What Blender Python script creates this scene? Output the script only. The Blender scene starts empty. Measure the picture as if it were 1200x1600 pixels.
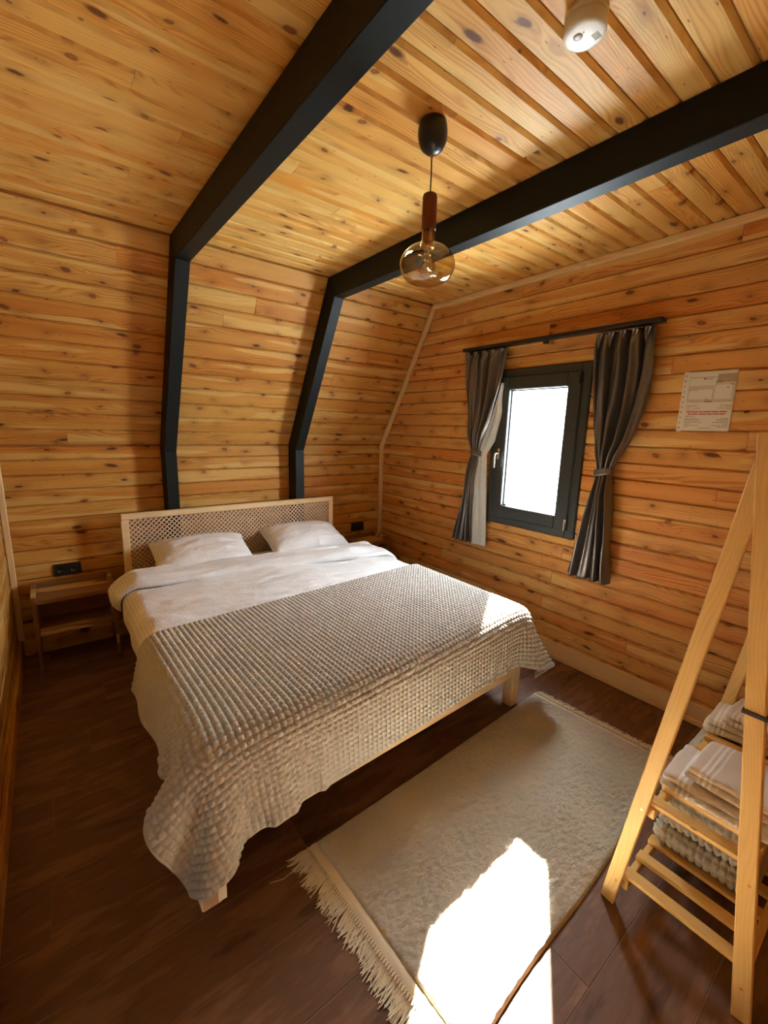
import bpy, math, random
import numpy as np
from mathutils import Vector, Matrix, noise

random.seed(7)
rng = np.random.RandomState(7)
SC = bpy.context.scene
COL = SC.collection

# ------------------------------------------------------------------ camera
CAM = Vector((-2.70, -3.525, 1.558))
def vpdir(u, v):
    return Vector((u - 600.0, v - 800.0, 674.0)).normalized()
ax = vpdir(1483, 693)
ay = vpdir(68, 654)
ay = (ay - ax * ax.dot(ay)).normalized()
az = ax.cross(ay)
right = Vector((ax.x, ay.x, az.x)); down = Vector((ax.y, ay.y, az.y)); fwd = Vector((ax.z, ay.z, az.z))
cd = bpy.data.cameras.new('camera')
cd.sensor_fit = 'VERTICAL'; cd.sensor_height = 24.0; cd.sensor_width = 18.0
cd.lens = 674.0 / 1600.0 * 24.0
cd.clip_start = 0.02
co = bpy.data.objects.new('camera', cd); COL.objects.link(co)
m = Matrix.Identity(4)
for i in range(3):
    m[i][0] = right[i]; m[i][1] = -down[i]; m[i][2] = -fwd[i]; m[i][3] = CAM[i]
co.matrix_world = m
SC.camera = co

# ------------------------------------------------------------------ light
SC.view_settings.view_transform = 'Standard'
SC.view_settings.look = 'None'
SC.view_settings.gamma = 1.0
SC.view_settings.use_curve_mapping = False
SC.view_settings.exposure = 2.35

wd = bpy.data.worlds.new('sky'); SC.world = wd; wd.use_nodes = True
bg = wd.node_tree.nodes['Background']
bg.inputs[0].default_value = (0.82, 0.915, 1.0, 1); bg.inputs[1].default_value = 13.0

sd = bpy.data.lights.new('sun', 'SUN'); sd.energy = 50.0; sd.angle = math.radians(0.9); sd.color = (1.0, 0.95, 0.86)
so = bpy.data.objects.new('sun', sd); COL.objects.link(so)
so.rotation_euler = Vector((-1.40, -0.917, -1.0)).to_track_quat('-Z', 'Y').to_euler()
# sky light entering through the window (portal: guides sampling only)
pd = bpy.data.lights.new('window_portal', 'AREA'); pd.shape = 'RECTANGLE'; pd.size = 0.9; pd.size_y = 0.55
po = bpy.data.objects.new('window_portal', pd); COL.objects.link(po)
po.location = (0.10, -1.765, 1.42)
po.rotation_euler = Vector((-1, 0, 0)).to_track_quat('-Z', 'Y').to_euler()
pd.cycles.is_portal = True

# ------------------------------------------------------------------ node helpers
def new_mat(name):
    mt = bpy.data.materials.new(name); mt.use_nodes = True
    nt = mt.node_tree
    b = nt.nodes['Principled BSDF']
    return mt, nt, b
class NT:
    def __init__(s, nt): s.nt = nt
    def n(s, t, **kw):
        nd = s.nt.nodes.new(t)
        for k, v in kw.items(): setattr(nd, k, v)
        return nd
    def put(s, sock, v):
        if isinstance(v, bpy.types.NodeSocket): s.nt.links.new(v, sock)
        elif v is not None: sock.default_value = v
    def math(s, op, a, b=None, c=None, clamp=False):
        nd = s.n('ShaderNodeMath', operation=op); nd.use_clamp = clamp
        s.put(nd.inputs[0], a)
        if b is not None: s.put(nd.inputs[1], b)
        if c is not None: s.put(nd.inputs[2], c)
        return nd.outputs[0]
    def vmath(s, op, a, b=None):
        nd = s.n('ShaderNodeVectorMath', operation=op)
        s.put(nd.inputs[0], a)
        if b is not None: s.put(nd.inputs[1], b)
        return nd.outputs['Value'] if op in ('LENGTH', 'DOT_PRODUCT', 'DISTANCE') else nd.outputs[0]
    def mix(s, f, a, b, bt='MIX'):
        nd = s.n('ShaderNodeMix', data_type='RGBA', blend_type=bt)
        s.put(nd.inputs[0], f); s.put(nd.inputs[6], a); s.put(nd.inputs[7], b)
        return nd.outputs[2]
    def noise(s, vec, scale, detail=2.0, rough=0.5, out=0):
        nd = s.n('ShaderNodeTexNoise'); s.put(nd.inputs['Vector'], vec)
        nd.inputs['Scale'].default_value = scale; nd.inputs['Detail'].default_value = detail
        nd.inputs['Roughness'].default_value = rough
        return nd.outputs[out]
    def mr(s, v, a, b, c, d, smooth=True):
        nd = s.n('ShaderNodeMapRange', interpolation_type='SMOOTHSTEP' if smooth else 'LINEAR')
        s.put(nd.inputs[0], v)
        for i, x in enumerate((a, b, c, d)): s.put(nd.inputs[i + 1], x)
        return nd.outputs[0]
    def sep(s, v):
        nd = s.n('ShaderNodeSeparateXYZ'); s.put(nd.inputs[0], v); return nd.outputs
    def comb(s, x=0.0, y=0.0, z=0.0):
        nd = s.n('ShaderNodeCombineXYZ')
        for i, v in enumerate((x, y, z)): s.put(nd.inputs[i], v)
        return nd.outputs[0]
    def bump(s, h, strength, dist, b):
        nd = s.n('ShaderNodeBump'); s.put(nd.inputs['Height'], h)
        nd.inputs['Strength'].default_value = strength; nd.inputs['Distance'].default_value = dist
        s.nt.links.new(nd.outputs[0], b.inputs['Normal'])

def wood(name, light, dark, tint, knotcol, ring=0.0115, knots=0.75, rough=0.5, contrast=0.75, vary=0.75, kscale=1.0, bump=0.25, spec=0.22, sapcol=(0.86, 0.60, 0.235, 1)):
    """Pine-like wood; the grain runs along the object's local X."""
    mt, nt, b = new_mat(name); q = NT(nt)
    tc = q.n('ShaderNodeTexCoord').outputs['Object']
    oi = q.n('ShaderNodeObjectInfo').outputs['Random']
    oi2 = q.math('FRACT', q.math('MULTIPLY', oi, 57.31))
    oi3 = q.math('FRACT', q.math('MULTIPLY', oi, 913.7))
    off = q.comb(q.math('MULTIPLY', oi, 91.0), q.math('MULTIPLY', oi2, 37.0), q.math('MULTIPLY', oi3, 13.0))
    x, y, z = q.sep(tc)
    yz = q.math('ADD', y, q.math('MULTIPLY', z, 0.6))
    p = q.vmath('ADD', q.comb(x, yz, 0.0), off)
    px, py, pz = q.sep(p)
    kx, ky = 3.6 * kscale, 10.5 * kscale
    v = q.n('ShaderNodeTexVoronoi', voronoi_dimensions='2D'); q.put(v.inputs['Vector'], q.comb(q.math('MULTIPLY', px, kx), q.math('MULTIPLY', py, ky)))
    v.inputs['Scale'].default_value = 1.0; v.inputs['Randomness'].default_value = 0.95
    vx, vy, _ = q.sep(v.outputs['Position'])
    cr, cg, cb = q.sep(v.outputs['Color'])
    dx = q.math('SUBTRACT', px, q.math('DIVIDE', vx, kx)); dy = q.math('SUBTRACT', py, q.math('DIVIDE', vy, ky))
    # knots are slanted ellipses with a wobbly outline
    wob = q.noise(q.vmath('MULTIPLY', p, (60, 60, 60)), 1.0, 2.0)
    dxs = q.math('ADD', q.math('MULTIPLY', dx, q.math('ADD', 0.30, q.math('MULTIPLY', cg, 0.55))), q.math('MULTIPLY', dy, q.math('MULTIPLY', q.math('SUBTRACT', cb, 0.5), 0.9)))
    d = q.vmath('LENGTH', q.comb(dxs, dy, 0.0))
    d = q.math('ADD', d, q.math('MULTIPLY', q.math('SUBTRACT', wob, 0.5), 0.005))
    rad = q.mr(cr, 1.0 - knots, 1.0, 0.001, 0.0125)
    has = q.math('GREATER_THAN', cr, 1.0 - knots)
    # grain
    low = q.noise(q.vmath('MULTIPLY', p, (1.3, 7.0, 1.0)), 1.0, 2.0)
    env = q.math('MULTIPLY', q.math('EXPONENT', q.math('MULTIPLY', q.math('POWER', q.math('DIVIDE', d, 0.026), 2.0), -1.0)), has)
    yeff = q.math('SUBTRACT', q.math('ADD', py, q.math('MULTIPLY', low, 0.15)), q.math('MULTIPLY', dy, q.math('MULTIPLY', env, 0.8)))
    fine = q.noise(q.vmath('MULTIPLY', p, (9, 160, 1.0)), 1.0, 3.0, 0.6)
    ph = q.math('ADD', q.math('MULTIPLY', yeff, 6.2832 / ring), q.math('MULTIPLY', fine, 2.6))
    rings = q.math('ADD', q.math('MULTIPLY', q.math('SINE', ph), 0.5), 0.5)
    rings = q.math('POWER', rings, 1.8)
    zone = q.noise(q.vmath('MULTIPLY', p, (0.9, 13.0, 1.0)), 1.0, 2.0)
    amt = q.math('MULTIPLY', q.mr(zone, 0.35, 0.65, 0.35, 1.0), contrast)
    c = q.mix(q.math('MULTIPLY', rings, amt, clamp=True), light, dark)
    stk = q.noise(q.vmath('MULTIPLY', p, (1.6, 46.0, 1.0)), 1.0, 3.0, 0.6)
    c = q.mix(q.math('MULTIPLY', q.mr(stk, 0.50, 0.78, 0.0, 1.0), 0.55 * contrast), c, tuple(0.8 * v_ for v_ in dark[:3]) + (1,))
    # heart / sap tone per board and across it
    tone = q.math('ADD', q.math('MULTIPLY', q.math('SUBTRACT', oi2, 0.5), 1.5), q.math('MULTIPLY', q.math('SUBTRACT', zone, 0.5), 1.9))
    c = q.mix(q.math('MULTIPLY', q.math('ADD', tone, 0.35), vary, clamp=True), c, tint, 'MULTIPLY')
    c = q.mix(q.math('MULTIPLY', q.mr(oi3, 0.55, 1.0, 0.0, 0.5), vary), c, (1.0, 0.80, 0.50, 1), 'SCREEN') if vary > 2 else c
    # pale sapwood streaks with a wavy border
    sapn = q.noise(q.vmath('MULTIPLY', q.vmath('ADD', p, (3.7, 9.1, 0.0)), (0.8, 11.0, 1.0)), 1.0, 1.5)
    sap = q.math('MULTIPLY', q.mr(sapn, 0.575, 0.60, 0.0, 0.75), min(1.0, vary * 1.2))
    c = q.mix(sap, c, q.mix(q.math('MULTIPLY', rings, 0.35), sapcol, light))
    # halo and knot
    halo = q.math('MULTIPLY', env, 0.45)
    c = q.mix(halo, c, tuple(0.55 * a + 0.45 * k for a, k in zip(dark, knotcol)))
    rel = q.math('DIVIDE', d, rad)
    kmask = q.math('MULTIPLY', q.mr(rel, 0.60, 1.35, 1.0, 0.0), has)
    core = q.mix(q.mr(cg, 0.2, 0.8, 0.0, 1.0), knotcol, (knotcol[0] * 3.2, knotcol[1] * 3.6, knotcol[2] * 2.6, 1))
    kcol = q.mix(q.mr(rel, 0.35, 0.95, 0.0, 0.85), core, knotcol)
    c = q.mix(q.math('MULTIPLY', kmask, 0.93), c, kcol)
    # small dark resin flecks
    v2 = q.n('ShaderNodeTexVoronoi', voronoi_dimensions='2D'); q.put(v2.inputs['Vector'], q.vmath('MULTIPLY', p, (9.0 * kscale, 42.0 * kscale, 1)))
    v2.inputs['Scale'].default_value = 1.0
    c2r, _, _ = q.sep(v2.outputs['Color'])
    fl = q.math('MULTIPLY', q.mr(v2.outputs['Distance'], 0.03, 0.10, 1.0, 0.0), q.math('GREATER_THAN', c2r, 0.86 if knots > 0.4 else 0.985))
    c = q.mix(q.math('MULTIPLY', fl, 0.75), c, knotcol)
    q.put(b.inputs['Base Color'], c)
    b.inputs['Roughness'].default_value = rough
    b.inputs['Specular IOR Level'].default_value = spec
    q.bump(q.math('ADD', rings, q.math('MULTIPLY', kmask, -1.0)), bump, 0.0006, b)
    return mt

def plain(name, col, rough=0.5, metal=0.0, bump=0.0, bscale=200.0, spec=0.5, var=0.0, coord='Object', sheen=0.0):
    mt, nt, b = new_mat(name); q = NT(nt)
    tc = q.n('ShaderNodeTexCoord').outputs[coord]
    nz = q.noise(tc, bscale, 3.0)
    c = (*col, 1)
    if var > 0:
        n2 = q.noise(tc, 9.0, 3.0)
        c = q.mix(q.mr(n2, 0.3, 0.7, 0.0, 1.0), tuple(x * (1 - var) for x in col) + (1,), tuple(min(1, x * (1 + var)) for x in col) + (1,))
    q.put(b.inputs['Base Color'], c)
    b.inputs['Roughness'].default_value = rough; b.inputs['Metallic'].default_value = metal
    b.inputs['Specular IOR Level'].default_value = spec
    if sheen: b.inputs['Sheen Weight'].default_value = sheen
    if bump > 0: q.bump(nz, bump, 0.001, b)
    return mt

M = {}
KN = (0.10, 0.027, 0.008, 1)
M['pine_wall'] = wood('pine_wall', (0.64, 0.335, 0.075, 1), (0.37, 0.125, 0.019, 1), (0.92, 0.66, 0.40, 1), KN, sapcol=(0.72, 0.46, 0.145, 1), knots=0.9)
M['pine_gable'] = wood('pine_gable', (0.72, 0.37, 0.105, 1), (0.42, 0.145, 0.028, 1), (0.96, 0.68, 0.46, 1), KN, sapcol=(0.79, 0.52, 0.18, 1), knots=0.8)
M['pine_ceiling'] = wood('pine_ceiling', (0.76, 0.455, 0.125, 1), (0.48, 0.20, 0.034, 1), (0.96, 0.74, 0.48, 1), KN, sapcol=(0.80, 0.54, 0.18, 1), knots=0.85, contrast=0.65)
M['pine_trim'] = wood('pine_trim', (0.82, 0.58, 0.30, 1), (0.68, 0.42, 0.17, 1), (1.0, 0.85, 0.65, 1), KN, knots=0.05, contrast=0.5, vary=0.3)
M['pine_rack'] = wood('pine_rack', (0.82, 0.56, 0.21, 1), (0.68, 0.40, 0.11, 1), (1.0, 0.84, 0.62, 1), KN, knots=0.10, contrast=0.45, vary=0.25, ring=0.011, kscale=0.8)
M['pine_bed'] = wood('pine_bed', (0.80, 0.58, 0.33, 1), (0.66, 0.43, 0.19, 1), (1.0, 0.86, 0.68, 1), KN, knots=0.06, contrast=0.4, vary=0.2)
M['lattice'] = plain('lattice_wood', (0.74, 0.54, 0.36), 0.6, bump=0.2)
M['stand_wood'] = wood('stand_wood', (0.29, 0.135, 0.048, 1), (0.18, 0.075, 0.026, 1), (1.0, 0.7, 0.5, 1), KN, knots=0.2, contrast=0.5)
M['groove'] = plain('groove_backing_board', (0.34, 0.14, 0.04), 0.8, bump=0.2)
M['black'] = plain('black_painted_beam', (0.008, 0.010, 0.009), 0.5, bump=0.25, bscale=120, spec=0.2)
M['anthracite'] = plain('anthracite_window_frame', (0.030, 0.034, 0.032), 0.38, bump=0.1, bscale=500)
M['black_plastic'] = plain('black_plastic', (0.012, 0.011, 0.011), 0.35)
M['seal'] = plain('rubber_seal', (0.006, 0.006, 0.006), 0.6)
M['silver'] = plain('silver_metal', (0.75, 0.75, 0.74), 0.25, metal=1.0)
M['brass'] = plain('brushed_brass', (0.66, 0.38, 0.14), 0.35, metal=1.0, bump=0.15, bscale=60)
M['walnut'] = wood('walnut_handle', (0.20, 0.055, 0.022, 1), (0.11, 0.028, 0.012, 1), (1, 0.8, 0.7, 1), KN, knots=0.0, ring=0.006, contrast=0.8, vary=0.1)
M['white_plastic'] = plain('white_plastic', (0.80, 0.77, 0.68), 0.4)
M['grille_grey'] = plain('grille_grey', (0.28, 0.26, 0.22), 0.5)
M['grey_door'] = plain('grey_door_paint', (0.22, 0.24, 0.24), 0.5)
M['towel'] = plain('towel_terry', (0.80, 0.70, 0.60), 0.95, bump=0.9, bscale=420, sheen=0.3)
def towel_mat():
    mt, nt, b = new_mat('striped_terry'); q = NT(nt)
    tc = q.n('ShaderNodeTexCoord').outputs['Object']
    x, y, z = q.sep(tc)
    t_ = q.math('FRACT', q.math('DIVIDE', q.math('SUBTRACT', y, 0.062), 0.0145))
    inb = q.math('MULTIPLY', q.math('GREATER_THAN', y, 0.062), q.math('LESS_THAN', y, 0.062 + 0.0145 * 3))
    f = q.math('MULTIPLY', q.math('LESS_THAN', t_, 0.5), inb)
    q.put(b.inputs['Base Color'], q.mix(f, (0.78, 0.69, 0.60, 1), (0.95, 0.95, 0.96, 1)))
    q.put(b.inputs['Roughness'], q.mr(f, 0, 1, 0.95, 0.5))
    b.inputs['Sheen Weight'].default_value = 0.3
    nz = q.noise(tc, 420.0, 2.0); n2 = q.noise(tc, 22.0, 3.0)
    q.bump(q.math('ADD', q.math('MULTIPLY', nz, q.math('SUBTRACT', 1.0, f)), q.math('MULTIPLY', n2, 3.0)), 0.9, 0.0025, b)
    return mt
M['towel'] = towel_mat()
M['towel_stripe'] = plain('towel_satin_stripe', (0.88, 0.87, 0.86), 0.6, bump=0.3, bscale=300)
M['lining'] = plain('curtain_lining', (0.62, 0.63, 0.60), 0.5, bump=0.2, bscale=40)
M['mattress'] = plain('fitted_sheet', (0.80, 0.74, 0.64), 0.85, bump=0.3, bscale=60)
M['fringe'] = plain('cotton_fringe', (0.84, 0.75, 0.57), 0.9, bump=0.4, bscale=300)
M['label_white'] = plain('white_label', (0.85, 0.80, 0.62), 0.6)

def satin(name, col):
    mt, nt, b = new_mat(name); q = NT(nt)
    tc = q.n('ShaderNodeTexCoord').outputs['Object']
    nz = q.noise(q.vmath('MULTIPLY', tc, (6, 400, 900)), 1.0, 2.0)
    c = q.mix(nz, tuple(x * 0.8 for x in col) + (1,), tuple(x * 1.2 for x in col) + (1,))
    q.put(b.inputs['Base Color'], c)
    b.inputs['Roughness'].default_value = 0.30; b.inputs['Metallic'].default_value = 0.6
    b.inputs['Specular IOR Level'].default_value = 0.8
    q.bump(nz, 0.08, 0.0005, b)
    return mt
M['curtain'] = satin('grey_satin_curtain', (0.16, 0.14, 0.128))

def stripes_linen(name):
    mt, nt, b = new_mat(name); q = NT(nt)
    tc = q.n('ShaderNodeTexCoord').outputs['Object']
    x, y, z = q.sep(tc)
    s = q.math('SINE', q.math('MULTIPLY', x, 6.2832 / 0.014))
    f = q.mr(s, -0.2, 0.2, 0.0, 1.0)
    q.put(b.inputs['Base Color'], q.mix(f, (0.87, 0.86, 0.87, 1), (0.77, 0.755, 0.765, 1)))
    q.put(b.inputs['Roughness'], q.mr(f, 0.0, 1.0, 0.5, 0.85))
    b.inputs['Sheen Weight'].default_value = 0.15
    w = q.noise(tc, 7.0, 5.0, 0.62)
    w2 = q.noise(q.vmath('MULTIPLY', tc, (1.0, 3.0, 1.0)), 9.0, 4.0, 0.6)
    q.bump(q.math('ADD', w, w2), 0.9, 0.012, b)
    return mt
M['linen'] = stripes_linen('white_striped_cotton')

def waffle_mat():
    mt, nt, b = new_mat('waffle_knit'); q = NT(nt)
    tc = q.n('ShaderNodeTexCoord').outputs['Object']
    n1 = q.noise(tc, 900.0, 2.0)
    n2 = q.noise(tc, 5.0, 2.0)
    q.put(b.inputs['Base Color'], q.mix(n2, (0.52, 0.49, 0.44, 1), (0.58, 0.545, 0.49, 1)))
    b.inputs['Roughness'].default_value = 0.92; b.inputs['Sheen Weight'].default_value = 0.3
    q.bump(n1, 0.5, 0.002, b)
    return mt
M['waffle'] = waffle_mat()
M['waffle_grey'] = plain('waffle_knit_grey', (0.47, 0.43, 0.35), 0.95, bump=0.6, bscale=700, sheen=0.3)

def rug_mat():
    mt, nt, b = new_mat('plush_rug'); q = NT(nt)
    tc = q.n('ShaderNodeTexCoord').outputs['Object']
    n1 = q.noise(q.vmath('MULTIPLY', tc, (1.0, 1.7, 1.0)), 75.0, 3.0, 0.6)
    n2 = q.noise(tc, 4.0, 3.0)
    n3 = q.noise(tc, 700.0, 2.0)
    c = q.mix(q.mr(n2, 0.3, 0.7, 0, 1), (0.76, 0.68, 0.53, 1), (0.86, 0.78, 0.63, 1))
    q.put(b.inputs['Base Color'], c)
    b.inputs['Roughness'].default_value = 1.0; b.inputs['Sheen Weight'].default_value = 0.4
    q.bump(q.math('ADD', n1, q.math('MULTIPLY', n3, 0.4)), 1.0, 0.012, b)
    return mt
M['rug'] = rug_mat()

def floor_mat():
    mt, nt, b = new_mat('dark_wood_tile'); q = NT(nt)
    tc = q.n('ShaderNodeTexCoord').outputs['Object']
    oi = q.n('ShaderNodeObjectInfo').outputs['Random']
    p = q.vmath('ADD', tc, q.comb(q.math('MULTIPLY', oi, 71.0), q.math('MULTIPLY', oi, 31.0), 0.0))
    low = q.noise(q.vmath('MULTIPLY', p, (2.2, 9.0, 1.0)), 1.0, 4.0, 0.6)
    g = q.noise(q.vmath('MULTIPLY', p, (7.0, 85.0, 1.0)), 1.0, 3.0, 0.65)
    sw = q.math('ADD', q.math('MULTIPLY', q.math('SINE', q.math('MULTIPLY', low, 34.0)), 0.5), 0.5)
    c = q.mix(q.mr(low, 0.3, 0.7, 0, 1), (0.095, 0.033, 0.011, 1), (0.30, 0.145, 0.064, 1))
    c = q.mix(q.math('MULTIPLY', g, 0.55), c, (0.060, 0.021, 0.009, 1))
    c = q.mix(q.math('MULTIPLY', sw, 0.28), c, (0.31, 0.165, 0.090, 1))
    q.put(b.inputs['Base Color'], c)
    q.put(b.inputs['Roughness'], q.mr(g, 0.2, 0.8, 0.45, 0.62))
    q.bump(g, 0.25, 0.0006, b)
    return mt
M['floor'] = floor_mat()
M['grout'] = plain('grout', (0.26, 0.165, 0.10), 0.8)

def glass_mat(name, tint, gloss=0.1, ior=1.45):
    mt = bpy.data.materials.new(name); mt.use_nodes = True; nt = mt.node_tree
    nt.nodes.remove(nt.nodes['Principled BSDF']); q = NT(nt)
    tr = q.n('ShaderNodeBsdfTransparent'); tr.inputs[0].default_value = (*tint, 1)
    gl = q.n('ShaderNodeBsdfGlossy'); gl.inputs['Roughness'].default_value = 0.02
    # thin sheet reflectance (same from both sides)
    lw = q.n('ShaderNodeLayerWeight'); lw.inputs[0].default_value = 0.5
    r0 = ((ior - 1) / (ior + 1)) ** 2 * 2
    frs = q.math('ADD', q.math('MULTIPLY', q.math('POWER', lw.outputs['Facing'], 4.0), 1 - r0), r0)
    mx = q.n('ShaderNodeMixShader')
    nt.links.new(q.math('ADD', frs, gloss * 0.4, clamp=True), mx.inputs[0])
    nt.links.new(tr.outputs[0], mx.inputs[1]); nt.links.new(gl.outputs[0], mx.inputs[2])
    nt.links.new(mx.outputs[0], nt.nodes['Material Output'].inputs[0])
    return mt
M['window_glass'] = glass_mat('window_glass', (0.97, 0.99, 0.98), 0.0)
M['amber_glass'] = glass_mat('amber_glass', (0.80, 0.67, 0.46), 0.22, 1.6)
M['bulb_glass'] = glass_mat('bulb_glass', (0.95, 0.92, 0.85), 0.35, 1.7)
M['sleeve'] = glass_mat('clear_plastic_sleeve', (0.98, 0.98, 0.97), 0.05, 1.3)

def paper_mat(name, col): return plain(name, col, 0.6, bump=0.05)
M['paper'] = paper_mat('notice_paper', (0.84, 0.78, 0.70))
M['paper_grey'] = paper_mat('printed_grey', (0.46, 0.36, 0.27))
M['paper_tan'] = paper_mat('printed_tan', (0.70, 0.60, 0.50))
M['ink'] = paper_mat('printed_dark_ink', (0.10, 0.07, 0.05))
M['ink_soft'] = paper_mat('printed_soft_ink', (0.33, 0.24, 0.18))
M['ink_red'] = paper_mat('printed_red_ink', (0.62, 0.12, 0.09))
M['ink_pink'] = paper_mat('printed_pink_ink', (0.66, 0.36, 0.28))

# ------------------------------------------------------------------ mesh helpers
def mesh_obj(name, verts, faces, mat, parent=None, smooth=False, mats=None, fmat=None):
    me = bpy.data.meshes.new(name)
    me.from_pydata([tuple(v) for v in verts], [], faces)
    for mm in (mats or [mat]): me.materials.append(mm)
    if fmat is not None: me.polygons.foreach_set('material_index', fmat)
    if smooth: me.polygons.foreach_set('use_smooth', [True] * len(me.polygons))
    me.update()
    o = bpy.data.objects.new(name, me); COL.objects.link(o)
    if parent: o.parent = parent
    return o
def grid_obj(name, P, mat, parent=None, smooth=True, close_u=False):
    """P: array (nv, nu, 3) -> quad surface"""
    nv, nu = P.shape[:2]
    me = bpy.data.meshes.new(name)
    V = P.reshape(-1, 3).astype(np.float32)
    i = np.arange(nv * nu).reshape(nv, nu)
    if close_u: i = np.concatenate([i, i[:, :1]], 1)
    q = np.stack([i[:-1, :-1], i[:-1, 1:], i[1:, 1:], i[1:, :-1]], -1).reshape(-1, 4)
    me.vertices.add(len(V)); me.vertices.foreach_set('co', V.ravel())
    me.loops.add(q.size); me.loops.foreach_set('vertex_index', q.ravel().astype(np.int32))
    me.polygons.add(len(q)); me.polygons.foreach_set('loop_start', np.arange(0, q.size, 4, dtype=np.int32))
    me.polygons.foreach_set('use_smooth', np.full(len(q), smooth))
    me.update(calc_edges=True); me.validate()
    me.materials.append(mat)
    o = bpy.data.objects.new(name, me); COL.objects.link(o)
    if parent: o.parent = parent
    return o
class MB:
    """collects shapes in one mesh"""
    def __init__(s): s.v = []; s.f = []; s.m = []
    def add(s, v, f, mi=0):
        n = len(s.v); s.v += [tuple(a) for a in v]; s.f += [tuple(n + i for i in a) for a in f]; s.m += [mi] * len(f); return s
    def box(s, a, b, bev=0.0, mi=0, mat=None):
        v, f = box_vf(a, b, bev)
        if mat is not None: v = [mat @ Vector(x) for x in v]
        return s.add(v, f, mi)
    def build(s, name, mat, parent=None, smooth=False, mats=None):
        return mesh_obj(name, s.v, s.f, mat, parent, smooth, mats, s.m if mats else None)
def box_vf(a, b, bev=0.0):
    a, b = [min(x, y) for x, y in zip(a, b)], [max(x, y) for x, y in zip(a, b)]
    if bev <= 0:
        v = [(x, y, z) for z in (a[2], b[2]) for y in (a[1], b[1]) for x in (a[0], b[0])]
        f = [(0, 2, 3, 1), (4, 5, 7, 6), (0, 1, 5, 4), (2, 6, 7, 3), (0, 4, 6, 2), (1, 3, 7, 5)]
        return v, f
    c = [(a[i] + b[i]) / 2 for i in range(3)]; h = [(b[i] - a[i]) / 2 for i in range(3)]
    bev = min(bev, min(h) * 0.9)
    v = []; idx = {}
    for sx in (-1, 1):
        for sy in (-1, 1):
            for sz in (-1, 1):
                for k in range(3):
                    s_ = (sx, sy, sz)
                    p = [c[i] + s_[i] * (h[i] if i == k else h[i] - bev) for i in range(3)]
                    idx[(sx, sy, sz, k)] = len(v); v.append(tuple(p))
    f = []
    def face(keys):
        vs = [Vector(v[idx[k]]) for k in keys]
        n = (vs[1] - vs[0]).cross(vs[2] - vs[0])
        ctr = sum(vs, Vector()) / len(vs) - Vector(c)
        ids = [idx[k] for k in keys]
        f.append(tuple(ids) if n.dot(ctr) > 0 else tuple(reversed(ids)))
    for k in range(3):
        o = [i for i in range(3) if i != k]
        for s_ in (-1, 1):
            ks = []
            for p, q_ in ((-1, -1), (1, -1), (1, 1), (-1, 1)):
                t = [0, 0, 0]; t[k] = s_; t[o[0]] = p; t[o[1]] = q_; ks.append((*t, k))
            face(ks)
        for p in (-1, 1):
            for q_ in (-1, 1):
                t0 = [0, 0, 0]; t0[k] = -1; t0[o[0]] = p; t0[o[1]] = q_
                t1 = list(t0); t1[k] = 1
                face([(*t0, o[0]), (*t1, o[0]), (*t1, o[1]), (*t0, o[1])])
    for sx in (-1, 1):
        for sy in (-1, 1):
            for sz in (-1, 1):
                face([(sx, sy, sz, 0), (sx, sy, sz, 1), (sx, sy, sz, 2)])
    return v, f
def box(name, a, b, mat, parent=None, bev=0.003):
    v, f = box_vf(a, b, bev)
    return mesh_obj(name, v, f, mat, parent)
def bar(name, p0, p1, w, h, mat, parent=None, up=(0, 0, 1), bev=0.003, extrude=0.0):
    """box with its grain axis (local X) from p0 to p1"""
    p0, p1 = Vector(p0), Vector(p1); L = (p1 - p0).length
    X = (p1 - p0).normalized(); Zt = Vector(up); Y = Zt.cross(X).normalized(); Zt = X.cross(Y)
    v, f = box_vf((-L / 2, -w / 2, -h / 2), (L / 2, w / 2, h / 2), bev)
    o = mesh_obj(name, v, f, mat)
    mm = Matrix((X, Y, Zt)).transposed().to_4x4(); mm.translation = (p0 + p1) / 2
    o.matrix_world = mm
    if parent: o.parent = parent; o.matrix_parent_inverse = parent.matrix_basis.inverted()
    return o
def lathe(name, prof, mat, loc, parent=None, seg=40, smooth=True):
    v = []; f = []
    for r, z in prof:
        for k in range(seg):
            a = 2 * math.pi * k / seg; v.append((r * math.cos(a), r * math.sin(a), z))
    n = len(prof)
    for i in range(n - 1):
        for k in range(seg):
            k2 = (k + 1) % seg
            f.append((i * seg + k, i * seg + k2, (i + 1) * seg + k2, (i + 1) * seg + k))
    if prof[0][0] > 1e-5: f.append(tuple(reversed(range(seg))))
    if prof[-1][0] > 1e-5: f.append(tuple((n - 1) * seg + k for k in range(seg)))
    o = mesh_obj(name, v, f, mat, None, smooth)
    o.location = loc
    if parent: o.parent = parent
    return o
def tube_vf(pts, r, seg=8, taper=None):
    v = []; f = []
    pts = [Vector(p) for p in pts]; n = len(pts)
    up = Vector((0.13, 0.21, 0.97)).normalized()
    for i, p in enumerate(pts):
        t = (pts[min(i + 1, n - 1)] - pts[max(i - 1, 0)]).normalized()
        a = t.cross(up); a = a.normalized() if a.length > 1e-4 else Vector((1, 0, 0)); bb = t.cross(a)
        rr = r * (taper[i] if taper else 1.0)
        for k in range(seg):
            an = 2 * math.pi * k / seg; v.append(p + (a * math.cos(an) + bb * math.sin(an)) * rr)
    for i in range(n - 1):
        for k in range(seg):
            k2 = (k + 1) % seg; f.append((i * seg + k, i * seg + k2, (i + 1) * seg + k2, (i + 1) * seg + k))
    f.append(tuple(range(seg))); f.append(tuple(reversed([(n - 1) * seg + k for k in range(seg)])))
    return v, f
def tube(name, pts, r, mat, parent=None, seg=8):
    v, f = tube_vf(pts, r, seg); return mesh_obj(name, v, f, mat, parent, True)
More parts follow.
